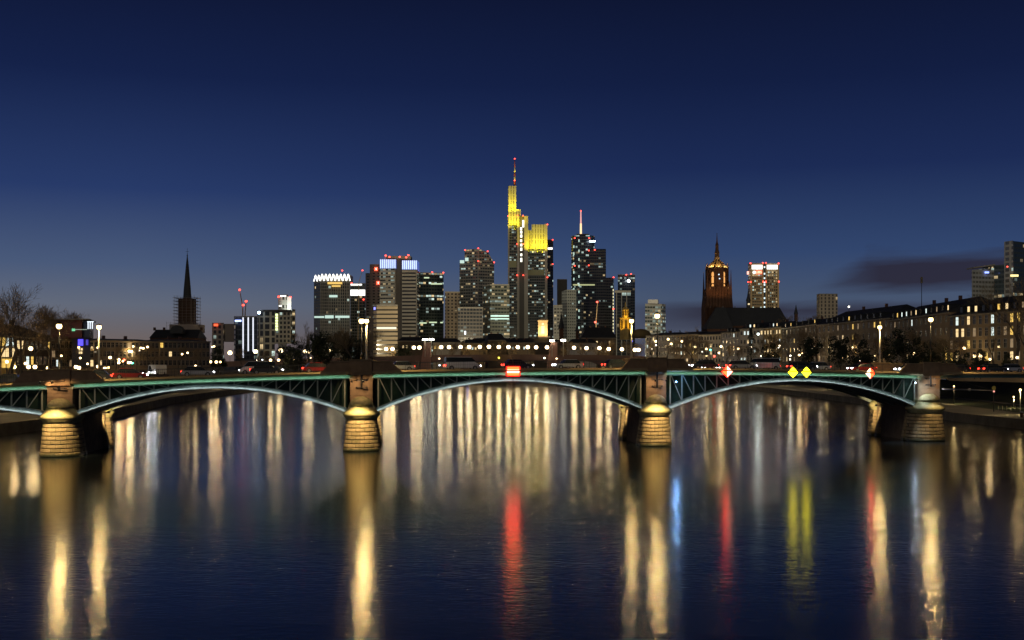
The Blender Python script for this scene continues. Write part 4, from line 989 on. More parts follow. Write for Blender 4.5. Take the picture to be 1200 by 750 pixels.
# nave roofs
nv = MB()
def gable(b, x0, x1, ze, zr, y0, y1, ins0=0., ins1=0.):
    ym = (y0+y1)/2
    b.quad([(x0, y0, ze), (x1, y0, ze), (x1-ins1, ym, zr), (x0+ins0, ym, zr)]); b.quad([(x1, y1, ze), (x0, y1, ze), (x0+ins0, ym, zr), (x1-ins1, ym, zr)])
    b.quad([(x1, y0, ze), (x1, y1, ze), (x1-ins1, ym, zr)]); b.quad([(x0, y1, ze), (x0, y0, ze), (x0+ins0, ym, zr)])
    b.quad([(x0, y0, ze), (x0, y1, ze), (x1, y1, ze), (x1, y0, ze)])
L0, L1 = (819-841)*s_, (917-841)*s_
gable(nv, (836-841)*s_-4, L1, zz(383), zz(361.5), -26, 0, 3, 5); gable(nv, L0, (850-841)*s_, zz(387), zz(362), -34, -10, 9, 4)
nv.build('nave_roof', slate, o)
MB().box((832-841)*s_, L1-1, -24, -2, 0, zz(382.8)).box(L0+1, (849-841)*s_, -32, -12, 0, zz(386.8)).build('nave_wall', red_sand, o)
a = (873-841)*s_; MB().rings([ngon(a, -13, r, 8, zz(y)) for r, y in ((1.5, 364), (1.5, 354), (1.9, 353.5), (1.0, 349), (.1, 340))], smooth=False).build('ridge_turret', slate, o)
MB().sphere((a, -14.8, zz(357.5)), .8, 6, 4).build('turret_lamp', glow('turret_warm', (1, .8, .45), 1, False), o)
# church under scaffolding at left
YK = 800; org = Vector((X(219.5, YK), YK, 8)); s_ = YK/F; zz = lambda py: Z(py, YK)-8
o = empty('church', org, 'dark church with a needle spire, its tower wrapped in scaffolding', 'church')
MB().rings([[(-8.1*s_, -5, zz(400)), (8.1*s_, -5, zz(400)), (8.1*s_, 5, zz(400)), (-8.1*s_, 5, zz(400))], [(-8.1*s_, -5, zz(350)), (8.1*s_, -5, zz(350)), (8.1*s_, 5, zz(350)), (-8.1*s_, 5, zz(350))]], smooth=False).build('tower', red_sand, o)
MB().rings([ngon(0, 0, r*s_, 8, zz(y), PI/8) for r, y in ((4.8, 350), (4.2, 340), (2.9, 325), (1.6, 310), (.5, 300.5), (.2, 296))], smooth=False).build('spire', slate, o)
MB().sphere((0, 0, zz(299.5)), .5, 8, 6).tube((0, 0, zz(299)), (0, 0, zz(291)), .12, n=4).tube((-1.1, 0, zz(294.8)), (1.1, 0, zz(294.8)), .12, n=4).build('cross', black_paint, o)
sf = MB()
for lx, ly in ((11.8, 7.4), ):
    X0, Y0 = lx*s_, 7.5
    for sx in (-1, 1):
        for sy in (-1, 1):
            for xx in (X0, X0-2): sf.tube((sx*xx, sy*Y0, zz(380)), (sx*xx, sy*Y0, zz(347)), .10, n=4)
    for k in range(9):
        z = zz(379-3.7*k)
        for sy in (-1, 1):
            sf.box(-X0, X0, sy*Y0-.5, sy*Y0+.5, z-.12, z); sf.tube((-X0, sy*Y0, z+1), (X0, sy*Y0, z+1), .06, n=3)
        for sx in (-1, 1): sf.box(sx*X0-1.0, sx*X0+.6, -Y0, Y0, z-.15, z)
    for k in range(6):
        xx = -X0+2*X0*k/5; sf.tube((xx, -Y0, zz(380)), (xx, -Y0, zz(348+rnd.random()*2)), .08, n=4)
sf.build('scaffolding', mat('scaffold_metal', (.25, .22, .19), .6), o)
MB().box(-17*s_, 17*s_, -8, 8, zz(390), zz(380.5)).build('white_wrapping', mat('wrap_sheet', (.33, .27, .22), .8), o)
sc2 = MB()
for k in range(9):
    xx = (-20+5*k)*s_; sc2.tube((xx, -8.8, zz(389)), (xx, -8.8, zz(376.5+rnd.random()*2)), .09, n=4)
for y in (386, 382.5, 379): sc2.tube((-20*s_, -8.8, zz(y)), (20*s_, -8.8, zz(y)), .1, n=4)
sc2.build('scaffolding', mat('scaffold_metal', (.25, .22, .19), .6), o)
nv = MB(); gable(nv, -31*s_, 24*s_, zz(397), zz(387), -26, -2, 1, 1); nv.build('nave_roof', slate, o)
MB().box(-30.5*s_, 23.5*s_, -25, -3, 0, zz(396.8)).build('nave_wall', red_sand, o)
MB().rings([[(x*s_, y, z) for x, z in ((-7, zz(392)), (7, zz(392)), (7, zz(388)), (4, zz(384)), (0, zz(382.6)), (-4, zz(384)), (-7, zz(388)))] for y in (-27, -20)], smooth=False).build('round_gable', slate, o)
for x in (-31, -20, 23): MB().box(x*s_-.6, x*s_+.6, -15, -13, zz(388), zz(384.5)).build('chimney', red_sand, o)
# golden domed church in front of the towers
YG = 1000; org = Vector((X(733, YG), YG, 8)); s_ = YG/F; zz = lambda py: Z(py, YG)-8
gold = mat('ochre_stone', (.50, .34, .10), .8, var=.2, vs=.4)
o = empty('church', org, 'small church tower lit golden yellow with a two-tier lantern dome', 'church')
MB().rings([ngon(0, 0, r*s_, 8, zz(y), PI/8) for r, y in ((7.0, 398), (6.6, 374), (7.2, 373.3), (7.2, 372.3), (4.3, 371.6), (4.0, 364), (4.6, 363.4), (3.9, 362), (2.6, 360.3), (1.0, 359.5), (.8, 357), (.1, 354))], smooth=False).build('lantern_tower', gold, o)
for k in range(8):
    a = 2*PI*k/8-PI/2
    for (rr_, y0, y1, w) in ((6.55, 385, 376, .9), (3.95, 370, 365, .5)):
        x, y = rr_*.93*s_*math.cos(a), rr_*.93*s_*math.sin(a); MB().box(x-w, x+w, y-.6, y+.3, zz(y0), zz(y1)).build('dark_arch', mat('arch_dark', (.05, .03, .01), .9), o)
for (x, y, z, pw) in ((-6, -11, 388, 9000), (6, -11, 388, 9000), (0, -7, 373, 2500)):
    spot(o, (x, y, zz(z)), (0, .8, .9), pw, (1, .62, .06), 100)
    MB().box(x-.3, x+.3, y-.3, y+.3, zz(z)-.9, zz(z)-.3).build('floodlight', black_paint, o)
MB().rings([ngon((757-733)*s_*.8, 8, r*s_, 16, zz(y)) for r, y in ((12, 396), (12, 391), (9, 387.5), (5, 385.5), (.5, 385))], smooth=True).build('low_domed_hall', mat('ochre_dull', (.22, .15, .05), .8), o)
# floodlit bell tower in front of the tallest tower
YB = 950; org = Vector((X(636, YB), YB, 8)); s_ = YB/F; zz = lambda py: Z(py, YB)-8
o = empty('bell_tower', org, 'small cream bell tower brightly floodlit below the tallest skyscraper', 'bell tower')
bt = MB(); hw = 5.4*s_
bt.rings([[(-w, -w, zz(y)), (w, -w, zz(y)), (w, w, zz(y)), (-w, w, zz(y))] for w, y in ((hw, 400), (hw, 377), (hw*1.12, 376.5), (hw*1.12, 375.3), (hw*.95, 375), (hw*.3, 373), (hw*.05, 372.6))], smooth=False)
bt.build('tower', mat('cream_render', (.6, .48, .30), .7, var=.2, vs=.5), o)
MB().tube((0, 0, zz(373)), (0, 0, zz(364.5)), .12, n=4).build('roof_mast', black_paint, o)
MB().box(-1.3, 1.3, -hw-.15, -hw+.2, zz(391), zz(382)).build('arched_opening', glow('bell_open', (1, .75, .35), 1.0, False), o)
MB().box(-.9, .9, -hw-.15, -hw+.2, zz(381), zz(378.5)).build('clock_window', glow('bell_open', (1, .75, .35), 1.0, False), o)
for x in (-5, 5): spot(o, (x, -13, zz(394)), (-x*.05, .9, .7), 12000, (1, .70, .32), 90)
# dark spires and gabled roofs between
def spire(label, px, top, half, Y, body=385):
    org = Vector((X(px, Y), Y, 8)); z_ = lambda py: Z(py, Y)-8; s2 = Y/F; o = empty('church_spire', org, label, 'church spire')
    MB().rings([ngon(0, 0, half*s2, 4, z_(405), PI/4), ngon(0, 0, half*s2, 4, z_(body), PI/4)], smooth=False).build('tower', red_sand, o)
    MB().rings([ngon(0, 0, half*1.1*s2, 8, z_(body)), ngon(0, 0, half*.5*s2, 8, z_((body+top)/2)), ngon(0, 0, .1, 8, z_(top))], smooth=False).build('spire', slate, o)
spire('slim dark spire in front of the pale grid block', 657.8, 366, 3.4, 900)
spire('tiny dark spire left of the crane with two red lamps', 676.3, 377.5, 2.2, 930, 388)
spire('onion topped turret far behind the right roofs', 932.8, 357, 2.4, 900, 368)

# ------------------------------------------------------------------ houses with real windows
win_frame = mat('window_frame', (.35, .33, .28), .6)
pane_dark = mat('pane_dark', (.02, .022, .025), .12)
PANES = {'d': pane_dark, 'w': glow('pane_warm', (1, .72, .34), 1.2, False), 'y': glow('pane_yellow', (1, .62, .12), 1.1, False), 'c': glow('pane_cool', (.85, 1, .95), 1.1, False), 'x': glow('pane_dim', (.9, .6, .3), .30, False)}
WC = {}
def win_mesh(w, h, kind):
    k = (round(w, 2), round(h, 2), kind)
    if k in WC: return WC[k]
    f = MB(); t = .09
    f.box(-w/2-t, w/2+t, -.10, .03, -t, 0).box(-w/2-t, w/2+t, -.05, .03, h, h+t).box(-w/2-t, -w/2, -.05, .03, 0, h).box(w/2, w/2+t, -.05, .03, 0, h).box(-.03, .03, -.04, .0, 0, h).box(-w/2, -.03, -.04, 0, h*.62, h*.66).box(.03, w/2, -.04, 0, h*.62, h*.66)
    fo_ = f.build('window', win_frame); p = MB().quad([(-w/2, -.012, 0), (w/2, -.012, 0), (w/2, -.012, h), (-w/2, -.012, h)]).build('pane', PANES[kind])
    WC[k] = (fo_.data, p.data); bpy.data.objects.remove(fo_); bpy.data.objects.remove(p); return WC[k]
def add_win(par, x, y, z, w, h, kind, rz=0.):
    fm_, pm_ = win_mesh(w, h, kind)
    a = bpy.data.objects.new('window', fm_); COL.objects.link(a); a.parent = par; a.location = (x, y, z); a.rotation_euler = (0, 0, rz)
    b = bpy.data.objects.new('pane', pm_); COL.objects.link(b); b.parent = a
def house(label, p0, Y0, p1, Y1, eave, ridge, floors, bays, wall, roof, depth=14, lit=.25, kinds='wwxyc', zb=9.6, w=1.15, h=1.8, dormers=0, hip=.15, seed=1, chim=2, group='riverside houses', cat='house', name='riverside_house', first=2.6, skip=0, dlit=.5):
    A = Vector((X(p0, Y0), Y0, 0)); C = Vector((X(p1, Y1), Y1, 0)); d = C-A; L = d.length; rz = math.atan2(d.y, d.x)
    o = empty(name, (A.x, A.y, zb), label, cat, group, rz)
    Ym = (Y0+Y1)/2; H = Z(eave, Ym)-zb; HR = Z(ridge, Ym)-zb
    rg = random.Random(seed)
    MB().box(0, L, 0, depth, -2, H).build('wall', wall, o)
    MB().box(-.35, L+.35, -.35, 0, H-.35, H+.05).build('eaves_cornice', mat('eaves_stone', (.34, .29, .20), .8), o)
    rb = MB(); gable(rb, -.4, L+.4, H+.05, HR, -.4, depth+.4, L*hip, L*hip); ro = rb.build('roof', roof, o)
    for k in range(chim):
        x = L*(.2+.6*(k+.5)/chim)+rg.uniform(-1, 1); MB().box(x-.5, x+.5, depth/2-.4, depth/2+.4, HR-1.5, HR+1.1).build('chimney', mat('brick_dark', (.12, .06, .045), .9), ro)
    fh = (H-first)/max(1, floors)
    for f in range(floors):
        z = H-fh*(f+1)+(fh-h)*.5
        for b_ in range(bays):
            x = L*(b_+.5)/bays
            kd = rg.choice(kinds) if rg.random() < lit else 'd'
            add_win(o, x, 0, z, w, h, kd)
    if dormers:
        for k in range(dormers):
            x = L*(k+.5)/dormers
            if x < L*hip*.4+1 or x > L-L*hip*.4-1: continue
            sl = (HR-H)/(depth/2+.4); zc = H+.9; y0 = .6
            dm = MB().box(x-.75, x+.75, y0, y0+2.2/sl if sl > .8 else y0+3, zc-.6, zc+1.3); dm.box(x-.9, x+.9, y0-.2, y0+(2.6/sl if sl > .8 else 3.2), zc+1.3, zc+1.42)
            dob = dm.build('dormer', roof if True else wall, o)
            pm_ = PANES[rg.choice(kinds) if rg.random() < dlit else 'd']
            MB().quad([(x-.5, y0-.02, zc-.2), (x+.5, y0-.02, zc-.2), (x+.5, y0-.02, zc+1.1), (x-.5, y0-.02, zc+1.1)]).build('pane', pm_, dob)
    return o
cream_w = mat('wall_cream', (.32, .24, .14), .85, var=.2, vs=.3)
grey_w = mat('wall_grey', (.38, .36, .34), .85, var=.2, vs=.3)
tan_w = mat('wall_tan', (.44, .30, .13), .85, var=.2, vs=.3)
white_w = mat('wall_white', (.48, .43, .34), .85, var=.2, vs=.3)
brown_w = mat('wall_brown', (.12, .085, .05), .85, var=.2, vs=.3)
# right bank, near to far
house('big cream corner house at far right with three rows of lit windows', 1112, 300, 1222, 262, 366.5, 345, 4, 15, cream_w, slate, 18, lit=.45, kinds='wwyyyxxc', zb=9.6, dormers=12, hip=.22, seed=3, h=2.0, chim=1, dlit=.7)
house('long house with a dark ridge roof left of the big corner house', 1042, 385, 1112, 325, 371, 353.5, 4, 13, cream_w, slate, 18, lit=.08, dormers=12, hip=.03, seed=4, chim=3, dlit=.6, kinds='wyxxc')
house('house below the bright roof lamp with a long low roof', 958, 470, 1042, 400, 377, 361, 4, 14, cream_w, slate, 18, lit=.14, kinds='wyxx', dlit=.3, dormers=12, hip=.1, seed=5, chim=2)
house('brown house half hidden behind bare trees right of the ochre house', 916, 560, 957, 500, 382.5, 374.5, 4, 9, brown_w, slate, 16, lit=.3, kinds='wyyx', dormers=6, seed=6)
house('ochre house glowing gold beside the green-lit white one', 895, 590, 915.6, 570, 384, 376.5, 4, 6, tan_w, slate, 16, lit=.5, kinds='wwyc', dormers=5, seed=7, chim=1)
hw_ = house('white house with balconies lit by a glaring white lamp', 867, 610, 894.5, 595, 385, 377.5, 4, 7, white_w, slate, 16, lit=.35, kinds='cccw', dormers=6, seed=8, chim=1)
for rowz in (4.6, 8.2, 11.8):
    for bx_ in (3.2, 8.4):
        q = MB().box(bx_-1.7, bx_+1.7, -1.3, 0, rowz-.15, rowz); 
        for kk in range(12): q.box(bx_-1.7+.3*kk, bx_-1.66+.3*kk, -1.3, -1.26, rowz, rowz+1.0)
        q.box(bx_-1.72, bx_+1.72, -1.32, -1.24, rowz+1.0, rowz+1.06).build('balcony', mat('balcony_white', (.5, .48, .42), .7), hw_)
house('grey lilac house front between the cream row and the white house', 845.5, 640, 866.5, 620, 389.5, 384, 5, 5, grey_w, slate, 16, lit=.12, dormers=5, seed=9, chim=1)
house('cream riverside house just left of the grey lilac one', 818, 660, 845, 645, 392, 388, 4, 8, white_w, slate, 16, lit=.15, seed=10, chim=1)
house('cream riverside house below the cathedral tower foot', 790, 690, 817.5, 668, 392, 388.3, 4, 8, cream_w, slate, 16, lit=.15, seed=11, chim=1)
house('cream riverside house, farthest left of the right bank row', 757, 720, 789.5, 695, 393, 389.5, 4, 9, white_w, slate, 16, lit=.18, seed=12, chim=1)
house('low dark row of old roofs between the far bridge pylons and the golden church', 682, 900, 722, 900, 396, 383, 3, 8, brown_w, slate, 20, lit=.15, seed=13, chim=3, cat='building', name='old_building', group='old town roofs')
house('gabled old roof left of the floodlit bell tower', 572, 880, 592, 882, 398.5, 390.5, 2, 5, brown_w, slate, 18, lit=.1, seed=14, name='old_building', cat='building', group='old town roofs')
house('old roof with one tall chimney right of the far bridge left pylon', 508, 870, 540, 872, 401, 396, 2, 8, white_w, slate, 18, lit=.4, seed=31, chim=1, name='old_building', cat='building', group='old town roofs')
house('narrow lit old front in the gap left of the gabled old roof', 545, 860, 566, 862, 402, 397.5, 2, 6, tan_w, slate, 14, lit=.5, seed=32, chim=2, name='old_building', cat='building', group='old town roofs')
house('old front with many small lit windows below the tallest tower', 596, 880, 626, 882, 401.5, 398, 2, 9, cream_w, slate, 14, lit=.5, seed=33, chim=2, name='old_building', cat='building', group='old town roofs')
house('low pale front between the right pylon and the small dark spire', 668, 860, 700, 862, 402, 397, 2, 9, grey_w, slate, 14, lit=.4, seed=34, chim=2, name='old_building', cat='building', group='old town roofs')
house('low dark building between the beige banded block and far bridge', 466, 900, 500, 900, 399.5, 394.5, 2, 8, brown_w, slate, 18, lit=.2, seed=15, name='old_building', cat='building', group='old town roofs')
house('low dark building under the foot of the antenna tower', 540, 930, 664, 930, 400.5, 396, 2, 10, brown_w, slate, 18, lit=.2, seed=16, name='old_building', cat='building', group='old town roofs')
# skylights on the corner house roof
for px, py in ((1142.5, 351), (1148.5, 350.5), (1163.5, 349.5)):
    p = P(px, py, 281); 
# left bank
house('long beige building behind the left trees, nearest part', 60, 330, 110, 345, 399, 396.5, 3, 10, cream_w, dark_roof, 16, lit=.12, zb=8.2, seed=20, name='apartment_building', cat='building', group='left bank buildings')
house('long beige building row left of the scaffolded church', 110, 420, 186, 440, 399.5, 396.8, 3, 16, cream_w, dark_roof, 16, lit=.05, zb=8.2, seed=21, name='apartment_building', cat='building', group='left bank buildings')
house('beige building row below the scaffolded church', 187, 440, 246, 455, 399.8, 397.5, 3, 12, cream_w, dark_roof, 16, lit=.06, zb=8.2, seed=22, name='apartment_building', cat='building', group='left bank buildings')
house('bright yellow lit house at the left edge behind a bare tree', -14, 230, 18, 240, 393.5, 389, 3, 8, mat('wall_yellow', (.65, .45, .12), .8), slate, 12, lit=.7, kinds='yywc', zb=8.2, seed=23, name='apartment_building', cat='building', group='left bank buildings')
house('dark low house between the yellow house and the blue-screened one', 19, 260, 60, 275, 395.5, 380, 2, 8, brown_w, slate, 14, lit=.2, zb=8.2, seed=24, name='apartment_building', cat='building', group='left bank buildings')
# modern building with a projecting dark red upper storey
YL = 330; org = Vector((X(92, YL), YL, 8)); o = empty('modern_building', org, 'modern block with dark red top storey, white lit corner and blue screen', 'building', 'left bank buildings')
blk('upper_storey', mat('dark_red_panel', (.16, .045, .035), .6), 66, 102, 375.5, 396, -4, 16, o, org, YL)
blk('glass_corner', mat('corner_glass', (.05, .06, .09), .15), 102, 109.5, 377, 396, -3, 16, o, org, YL)
blk('roof_slab', concrete, 65, 112.5, 374.3, 375.6, -5, 17, o, org, YL)
blk('lower_storeys', mat('lower_glass', (.06, .055, .05), .3), 84, 106, 396, 430, 0, 16, o, org, YL)
for x in (103, 105.4, 108): panel(o, org, 'lit_mullion', glow('mullion_white', (.8, .9, 1), 1.6, False), x, x+.7, 377, 385.5, YL-4.2, .2)
panel(o, org, 'lit_lintel', glow('mullion_white', (.8, .9, 1), 1.6, False), 102.5, 110, 376.6, 377.5, YL-4.3, .2)
panel(o, org, 'white_sign_line', glow('line_dim', (.6, .75, .6), .5, False), 88, 102, 385.8, 386.5, YL-4.1, .2)
panel(o, org, 'green_sign', glow('green_sign_light', (.2, .9, .45), .8, False), 84.5, 88, 385, 388, YL-4.1, .2)
panel(o, org, 'blue_screen', glow('blue_screen_light', (.09, .07, 1), 1.6, False), 91.8, 97.5, 397.5, 405, YL-.2, .3)
panel(o, org, 'blue_screen', glow('blue_screen_dim', (.06, .05, .6), .7, False), 101, 103.5, 398, 404.5, YL-.2, .3)
for x, z in ((92, 408), (95, 408), (92, 412), (94.6, 412)): panel(o, org, 'window', PANES['w'], x, x+1.8, z, z+2.6, YL-.2, .2)
# roof antenna mast and roof lamps
p = P(1080, 372, 350); o = empty('antenna_mast', p, 'thin mast with a panel on top above the right roofs', 'antenna')
L = Z(331, 350)-p.z; MB().tube((0, 0, 0), (0, 0, L), .12, .07, n=6).build('mast', black_paint, o); MB().box(-.28, .28, -.2, .2, L-.2, L+1.6).build('antenna_panel', mat('panel_beige', (.2, .17, .1), .6), o)
p = P(994.8, 362.5, 425); o = empty('roof_lamp', p, 'small star bright white lamp on the long right roof', 'lamp')
MB().tube((0, 0, -.8), (0, 0, .7), .06, n=6).build('mast', black_paint, o); globe(o, (0, 0, .9), .33, (1, .96, .8), 60)
# ------------------------------------------------------------------ the far stone bridge
YF = 740
far_stone = mat('far_bridge_stone', (.20, .12, .09), .9, var=.3, vs=.1)
o = empty('stone_bridge', (0, YF, 0), 'far stone bridge crossing behind the steel one, lined with globe lamps', 'bridge')
def fz(px):
    pts = [(130, 430), (200, 427.5), (221, 426.5), (269, 425.5), (329, 423.5), (388, 421.5), (452, 419.5), (517, 418), (600, 417.5), (700, 418), (755, 419.5), (830, 424), (900, 428)]
    for (a, b_), (c, d) in zip(pts[:-1], pts[1:]):
        if a <= px <= c: return b_+(d-b_)*(px-a)/(c-a)
    return 430
dk = []
for k in range(61):
    px = 130+770*k/60; x = X(px, YF); z = Z(fz(px), YF); dk.append([(x, 0, z-2.2), (x, 0, z), (x, 14, z), (x, 14, z-2.2)])
MB().rings(dk, smooth=False).build('deck', far_stone, o)
for t in (0.1, 13.7):
    q = MB(); q.rings([[(X(130+770*k/60, YF), t, Z(fz(130+770*k/60), YF)), (X(130+770*k/60, YF), t, Z(fz(130+770*k/60), YF)+1.1), (X(130+770*k/60, YF), t+.2, Z(fz(130+770*k/60), YF)+1.1), (X(130+770*k/60, YF), t+.2, Z(fz(130+770*k/60), YF))] for k in range(61)], smooth=False)
    q.build('parapet', far_stone, o)
for k in range(9):
    px = 376+56*k; x = X(px, YF); z = Z(fz(px), YF)-2.1
    q = MB(); q.rings([[(x-2.6, -2, -1), (x, -5, -1), (x+2.6, -2, -1), (x+2.6, 15, -1), (x-2.6, 15, -1)], [(x-2, -1, z), (x, -1.5, z), (x+2, -1, z), (x+2, 14, z), (x-2, 14, z)]], smooth=False)
    q.build('pier', far_stone, o)
    if k < 8:
        x2 = X(px+56, YF); q = MB(); nn = 10; fr = []
        for j in range(nn+1):
            u = j/nn; xx = x+2+(x2-x-4)*u; zi = z-4.5*(2*u-1)**2; fr.append([(xx, .3, zi-.5), (xx, 13.5, zi-.5), (xx, 13.5, z+.3), (xx, .3, z+.3)])
        q.rings(fr, smooth=False); q.build('arch', far_stone, o)
# stone pylons with lamps
for i, (px, lb) in enumerate(((500.5, 'left'), (648.8, 'right'))):
    x = X(px, YF); z = Z(fz(px), YF); o = empty('stone_pylon', (x, YF-1, z-2), 'tapering red stone pylon at the %s side of the far bridge middle' % lb, 'pylon', 'pylons of the far bridge')
    MB().rings([[(-4.4, -1, -6), (2.4, -1, -6), (2.4, 3, -6), (-4.4, 3, -6)], [(-1.8, -1, 10.6), (2.2, -1, 10.6), (2.2, 3, 10.6), (-1.8, 3, 10.6)]], smooth=False).build('pylon_body', mat('pylon_stone', (.34, .17, .12), .85, var=.2, vs=.3), o)
    MB().box(-2.1, 2.5, -1.3, 3.3, 10.6, 11).build('cap', far_stone, o)
bl = glow('bar_lamp_glass', (1, .93, .72), 22)
for i, (px, py) in enumerate(((498.5, 398.2), (506, 398), (646.7, 399.5), (659.8, 398.8))):
    x = X(px, YF); zb = Z(fz(px), YF); o = empty('mast_lamp', (x, YF-3, zb), 'tall mast with a wide flat glowing head, %s of four on the far bridge' % ordw(i+1), 'street lamp', 'mast lamps of the far bridge')
    L = Z(py, YF)-zb; MB().tube((0, 0, 0), (0, 0, L), .18, .12, n=6).build('post', grey_post, o)
    MB().box(-1.5, 1.5, -.3, .3, L-.45, L+.45).build('lamp_head', bl, o)
# lamp rows
fl = empty('street_lamp', (0, 0, 0), 'x', 'street lamp')
MB().tube((0, 0, 0), (0, 0, .7), .16, .12, n=6).tube((0, 0, .7), (0, 0, 5.1), .10, .07, n=6).build('post', black_paint, fl)
globe(fl, (0, 0, 5.5), 1.25, (1, .74, .38), 200)
fpos = [(221, 416), (241, 415.6), (269.5, 415), (299.5, 413.5), (329, 412.5), (357.3, 411.9), (362.5, 411.9), (388, 411), (400, 411.5), (452.5, 409), (460, 409), (485, 407.3), (491.5, 407.3), (517, 406.8), (526.2, 406.8), (539.8, 406.6), (549.8, 406.6), (562.3, 406.5), (573, 406.4), (584.5, 406.6), (595.8, 406.7), (606.7, 406.8), (618.5, 406.8), (628.3, 407), (641, 407), (672.7, 407.5), (687.3, 408), (702.4, 408), (713.3, 409), (728.8, 409.3), (744, 410), (748.3, 410), (765, 410.3), (783, 411)]
ft = random.Random(3)
for i, (px, py) in enumerate(fpos):
    Yl = YF+.6+(12.6 if i % 2 else 0); z = Z(py, Yl)-5.5
    use(fl, (X(px, Yl), Yl, z), 'globe lamp on the far bridge, %s in the row from the left' % ordw(i+1), 'globe lamps lining the far bridge', scale=1.0 if px > 340 else 1.15)
# yellow signal and small lights under the far bridge
def small_lamp(px, py, Y, label, col, st, r=.4, h=4.5, cat='street lamp', nm='small_lamp', key=None, grp='small lamps along the banks'):
    key = key or '%.2f_%.2f_%.2f_%d' % (*col, st)
    p = P(px, py, Y); o = empty(nm, (p.x, p.y, p.z-h), label, cat, grp)
    MB().tube((0, 0, 0), (0, 0, h-r*.9), .09, .06, n=5).build('post', black_paint, o)
    globe(o, (0, 0, h), r, col, st, n=6, m=5)
    return o
for px, py, lb, col, st in ((584.6, 419.3, 'yellow signal lamp on the middle of the far bridge', (1, .8, .05), 90), (514.7, 420.2, 'small warm lamp on the far bridge side, right of the left pylon', (1, .75, .4), 60), (652.3, 420.2, 'small warm lamp on the far bridge side below the right pylon', (1, .75, .4), 60), (638, 419.5, 'small pale lamp on the far bridge side left of the right pylon', (.9, 1, .8), 25), (548, 429, 'tiny blue lamp seen below the far bridge', (.15, .25, 1), 40), (515, 428, 'tiny pale lamp seen below the far bridge at its left pylon', (.8, .9, 1), 25)):
    small_lamp(px, py, YF-8, lb, col, st, .5, 1.5, 'lamp', 'signal_lamp', grp='signal lamps of the far bridge')

# ------------------------------------------------------------------ lamps and vehicles along the banks
WARM = (1, .70, .32)
lb = [(36, 408.5, 200), (16.5, 430, 210), (33.5, 430, 215), (41, 430, 216), (56.5, 431.5, 225), (89, 430, 260), (92.5, 431, 262), (115, 429.6, 300), (123, 432, 300), (129, 419, 380), (139, 421.5, 380), (151.5, 411.5, 430), (154, 412, 430), (151, 425, 400), (139, 425, 400), (170.5, 413, 450), (196.5, 410, 470), (207.5, 410, 470), (185, 424, 450), (196, 422, 450), (246.7, 424, 470), (253.5, 424.2, 470), (317, 422, 520), (326.5, 422, 520), (346, 422, 530), (205, 420, 460)]
for i, (px, py, Y) in enumerate(lb):
    small_lamp(px, py, Y, 'small warm lamp on the left bank, %s from the picture left' % ordw(sorted(range(len(lb)), key=lambda q: lb[q][0]).index(i)+1), WARM, 150, .26+Y*.0007, 5, grp='small lamps on the left bank')
small_lamp(145.5, 421.7, 400, 'small red lamp among the left bank lamps', (1, .08, .04), 14, .42, 5, 'traffic light', 'traffic_light', grp='traffic lights')
small_lamp(209.5, 421, 460, 'red traffic light left of the first far bridge lamps', (1, .06, .05), 14, .42, 4, 'traffic light', 'traffic_light', grp='traffic lights')
small_lamp(155, 425.5, 400, 'green traffic light among the left bank lamps', (.1, 1, .6), 8, .35, 4, 'traffic light', 'traffic_light', grp='traffic lights')
rb_ = [(783, 397.5, 650), (786.5, 403, 650), (768.5, 400, 670), (845, 406, 560), (827.5, 409, 580), (936.7, 416.3, 480), (991.8, 416.5, 450), (888.5, 391.5, 560), (1071, 414.5, 330), (1149, 417.5, 260), (1142, 417.5, 262), (814.5, 406.5, 600), (799, 400, 640), (1130, 408, 285), (865, 408.5, 540)]
for i, (px, py, Y) in enumerate(rb_):
    bright = (px == 888.5)
    small_lamp(px, py, Y, 'glaring white lamp in front of the white house' if bright else 'small warm lamp on the right bank, %s from the picture left' % ordw(sorted(range(len(rb_)), key=lambda q: rb_[q][0]).index(i)+1), (.85, 1, .9) if bright else ((1, .45, .2) if px == 991.8 else WARM), 300 if bright else 150, .6 if bright else .22+Y*.0007, 5, grp='small lamps on the right bank')
small_lamp(832.5, 410, 560, 'green blue traffic light left of the grey lilac house', (.1, .9, .75), 10, .42, 4, 'traffic light', 'traffic_light', grp='traffic lights')
small_lamp(837, 417.5, 560, 'red traffic light left of the grey lilac house', (1, .06, .04), 16, .5, 4, 'traffic light', 'traffic_light', grp='traffic lights')
small_lamp(740.5, 399.8, 700, 'small deep blue light on a dark front near the far bridge', (.08, .12, 1), 20, .5, 4, 'lamp', 'small_lamp', grp='traffic lights')
for px, py, Y, lb_ in ((8, 424, 172, 'lamp under the near bare tree at the left edge'), (30, 426, 180, 'lamp between the left edge trees and the first bridge pier'), (1192, 419, 205, 'lamp under the nearest bare tree at the right edge'), (1160, 421, 235, 'lamp before the corner house, right of its middle')):
    small_lamp(px, py, Y, lb_, WARM, 260, .26, 2.5, grp='lamps under the near trees')
er = random.Random(77)
ex = sorted([(er.uniform(52, 262), er.uniform(405, 431)) for _ in range(42)])
for i, (px, py) in enumerate(ex):
    Y = er.uniform(300, 520); cw_ = er.choice([WARM, WARM, (1, .82, .55), (1, .55, .2)])
    small_lamp(px, py, Y, 'tiny light in the left bank street bustle, %s counting from the left' % ordw(i+1), cw_, er.choice([40, 90, 160]), .15+Y*.0005, 4.5, grp='tiny lights of the left bank street')
ex = sorted([(er.uniform(760, 1190), er.uniform(403, 424)) for _ in range(46)])
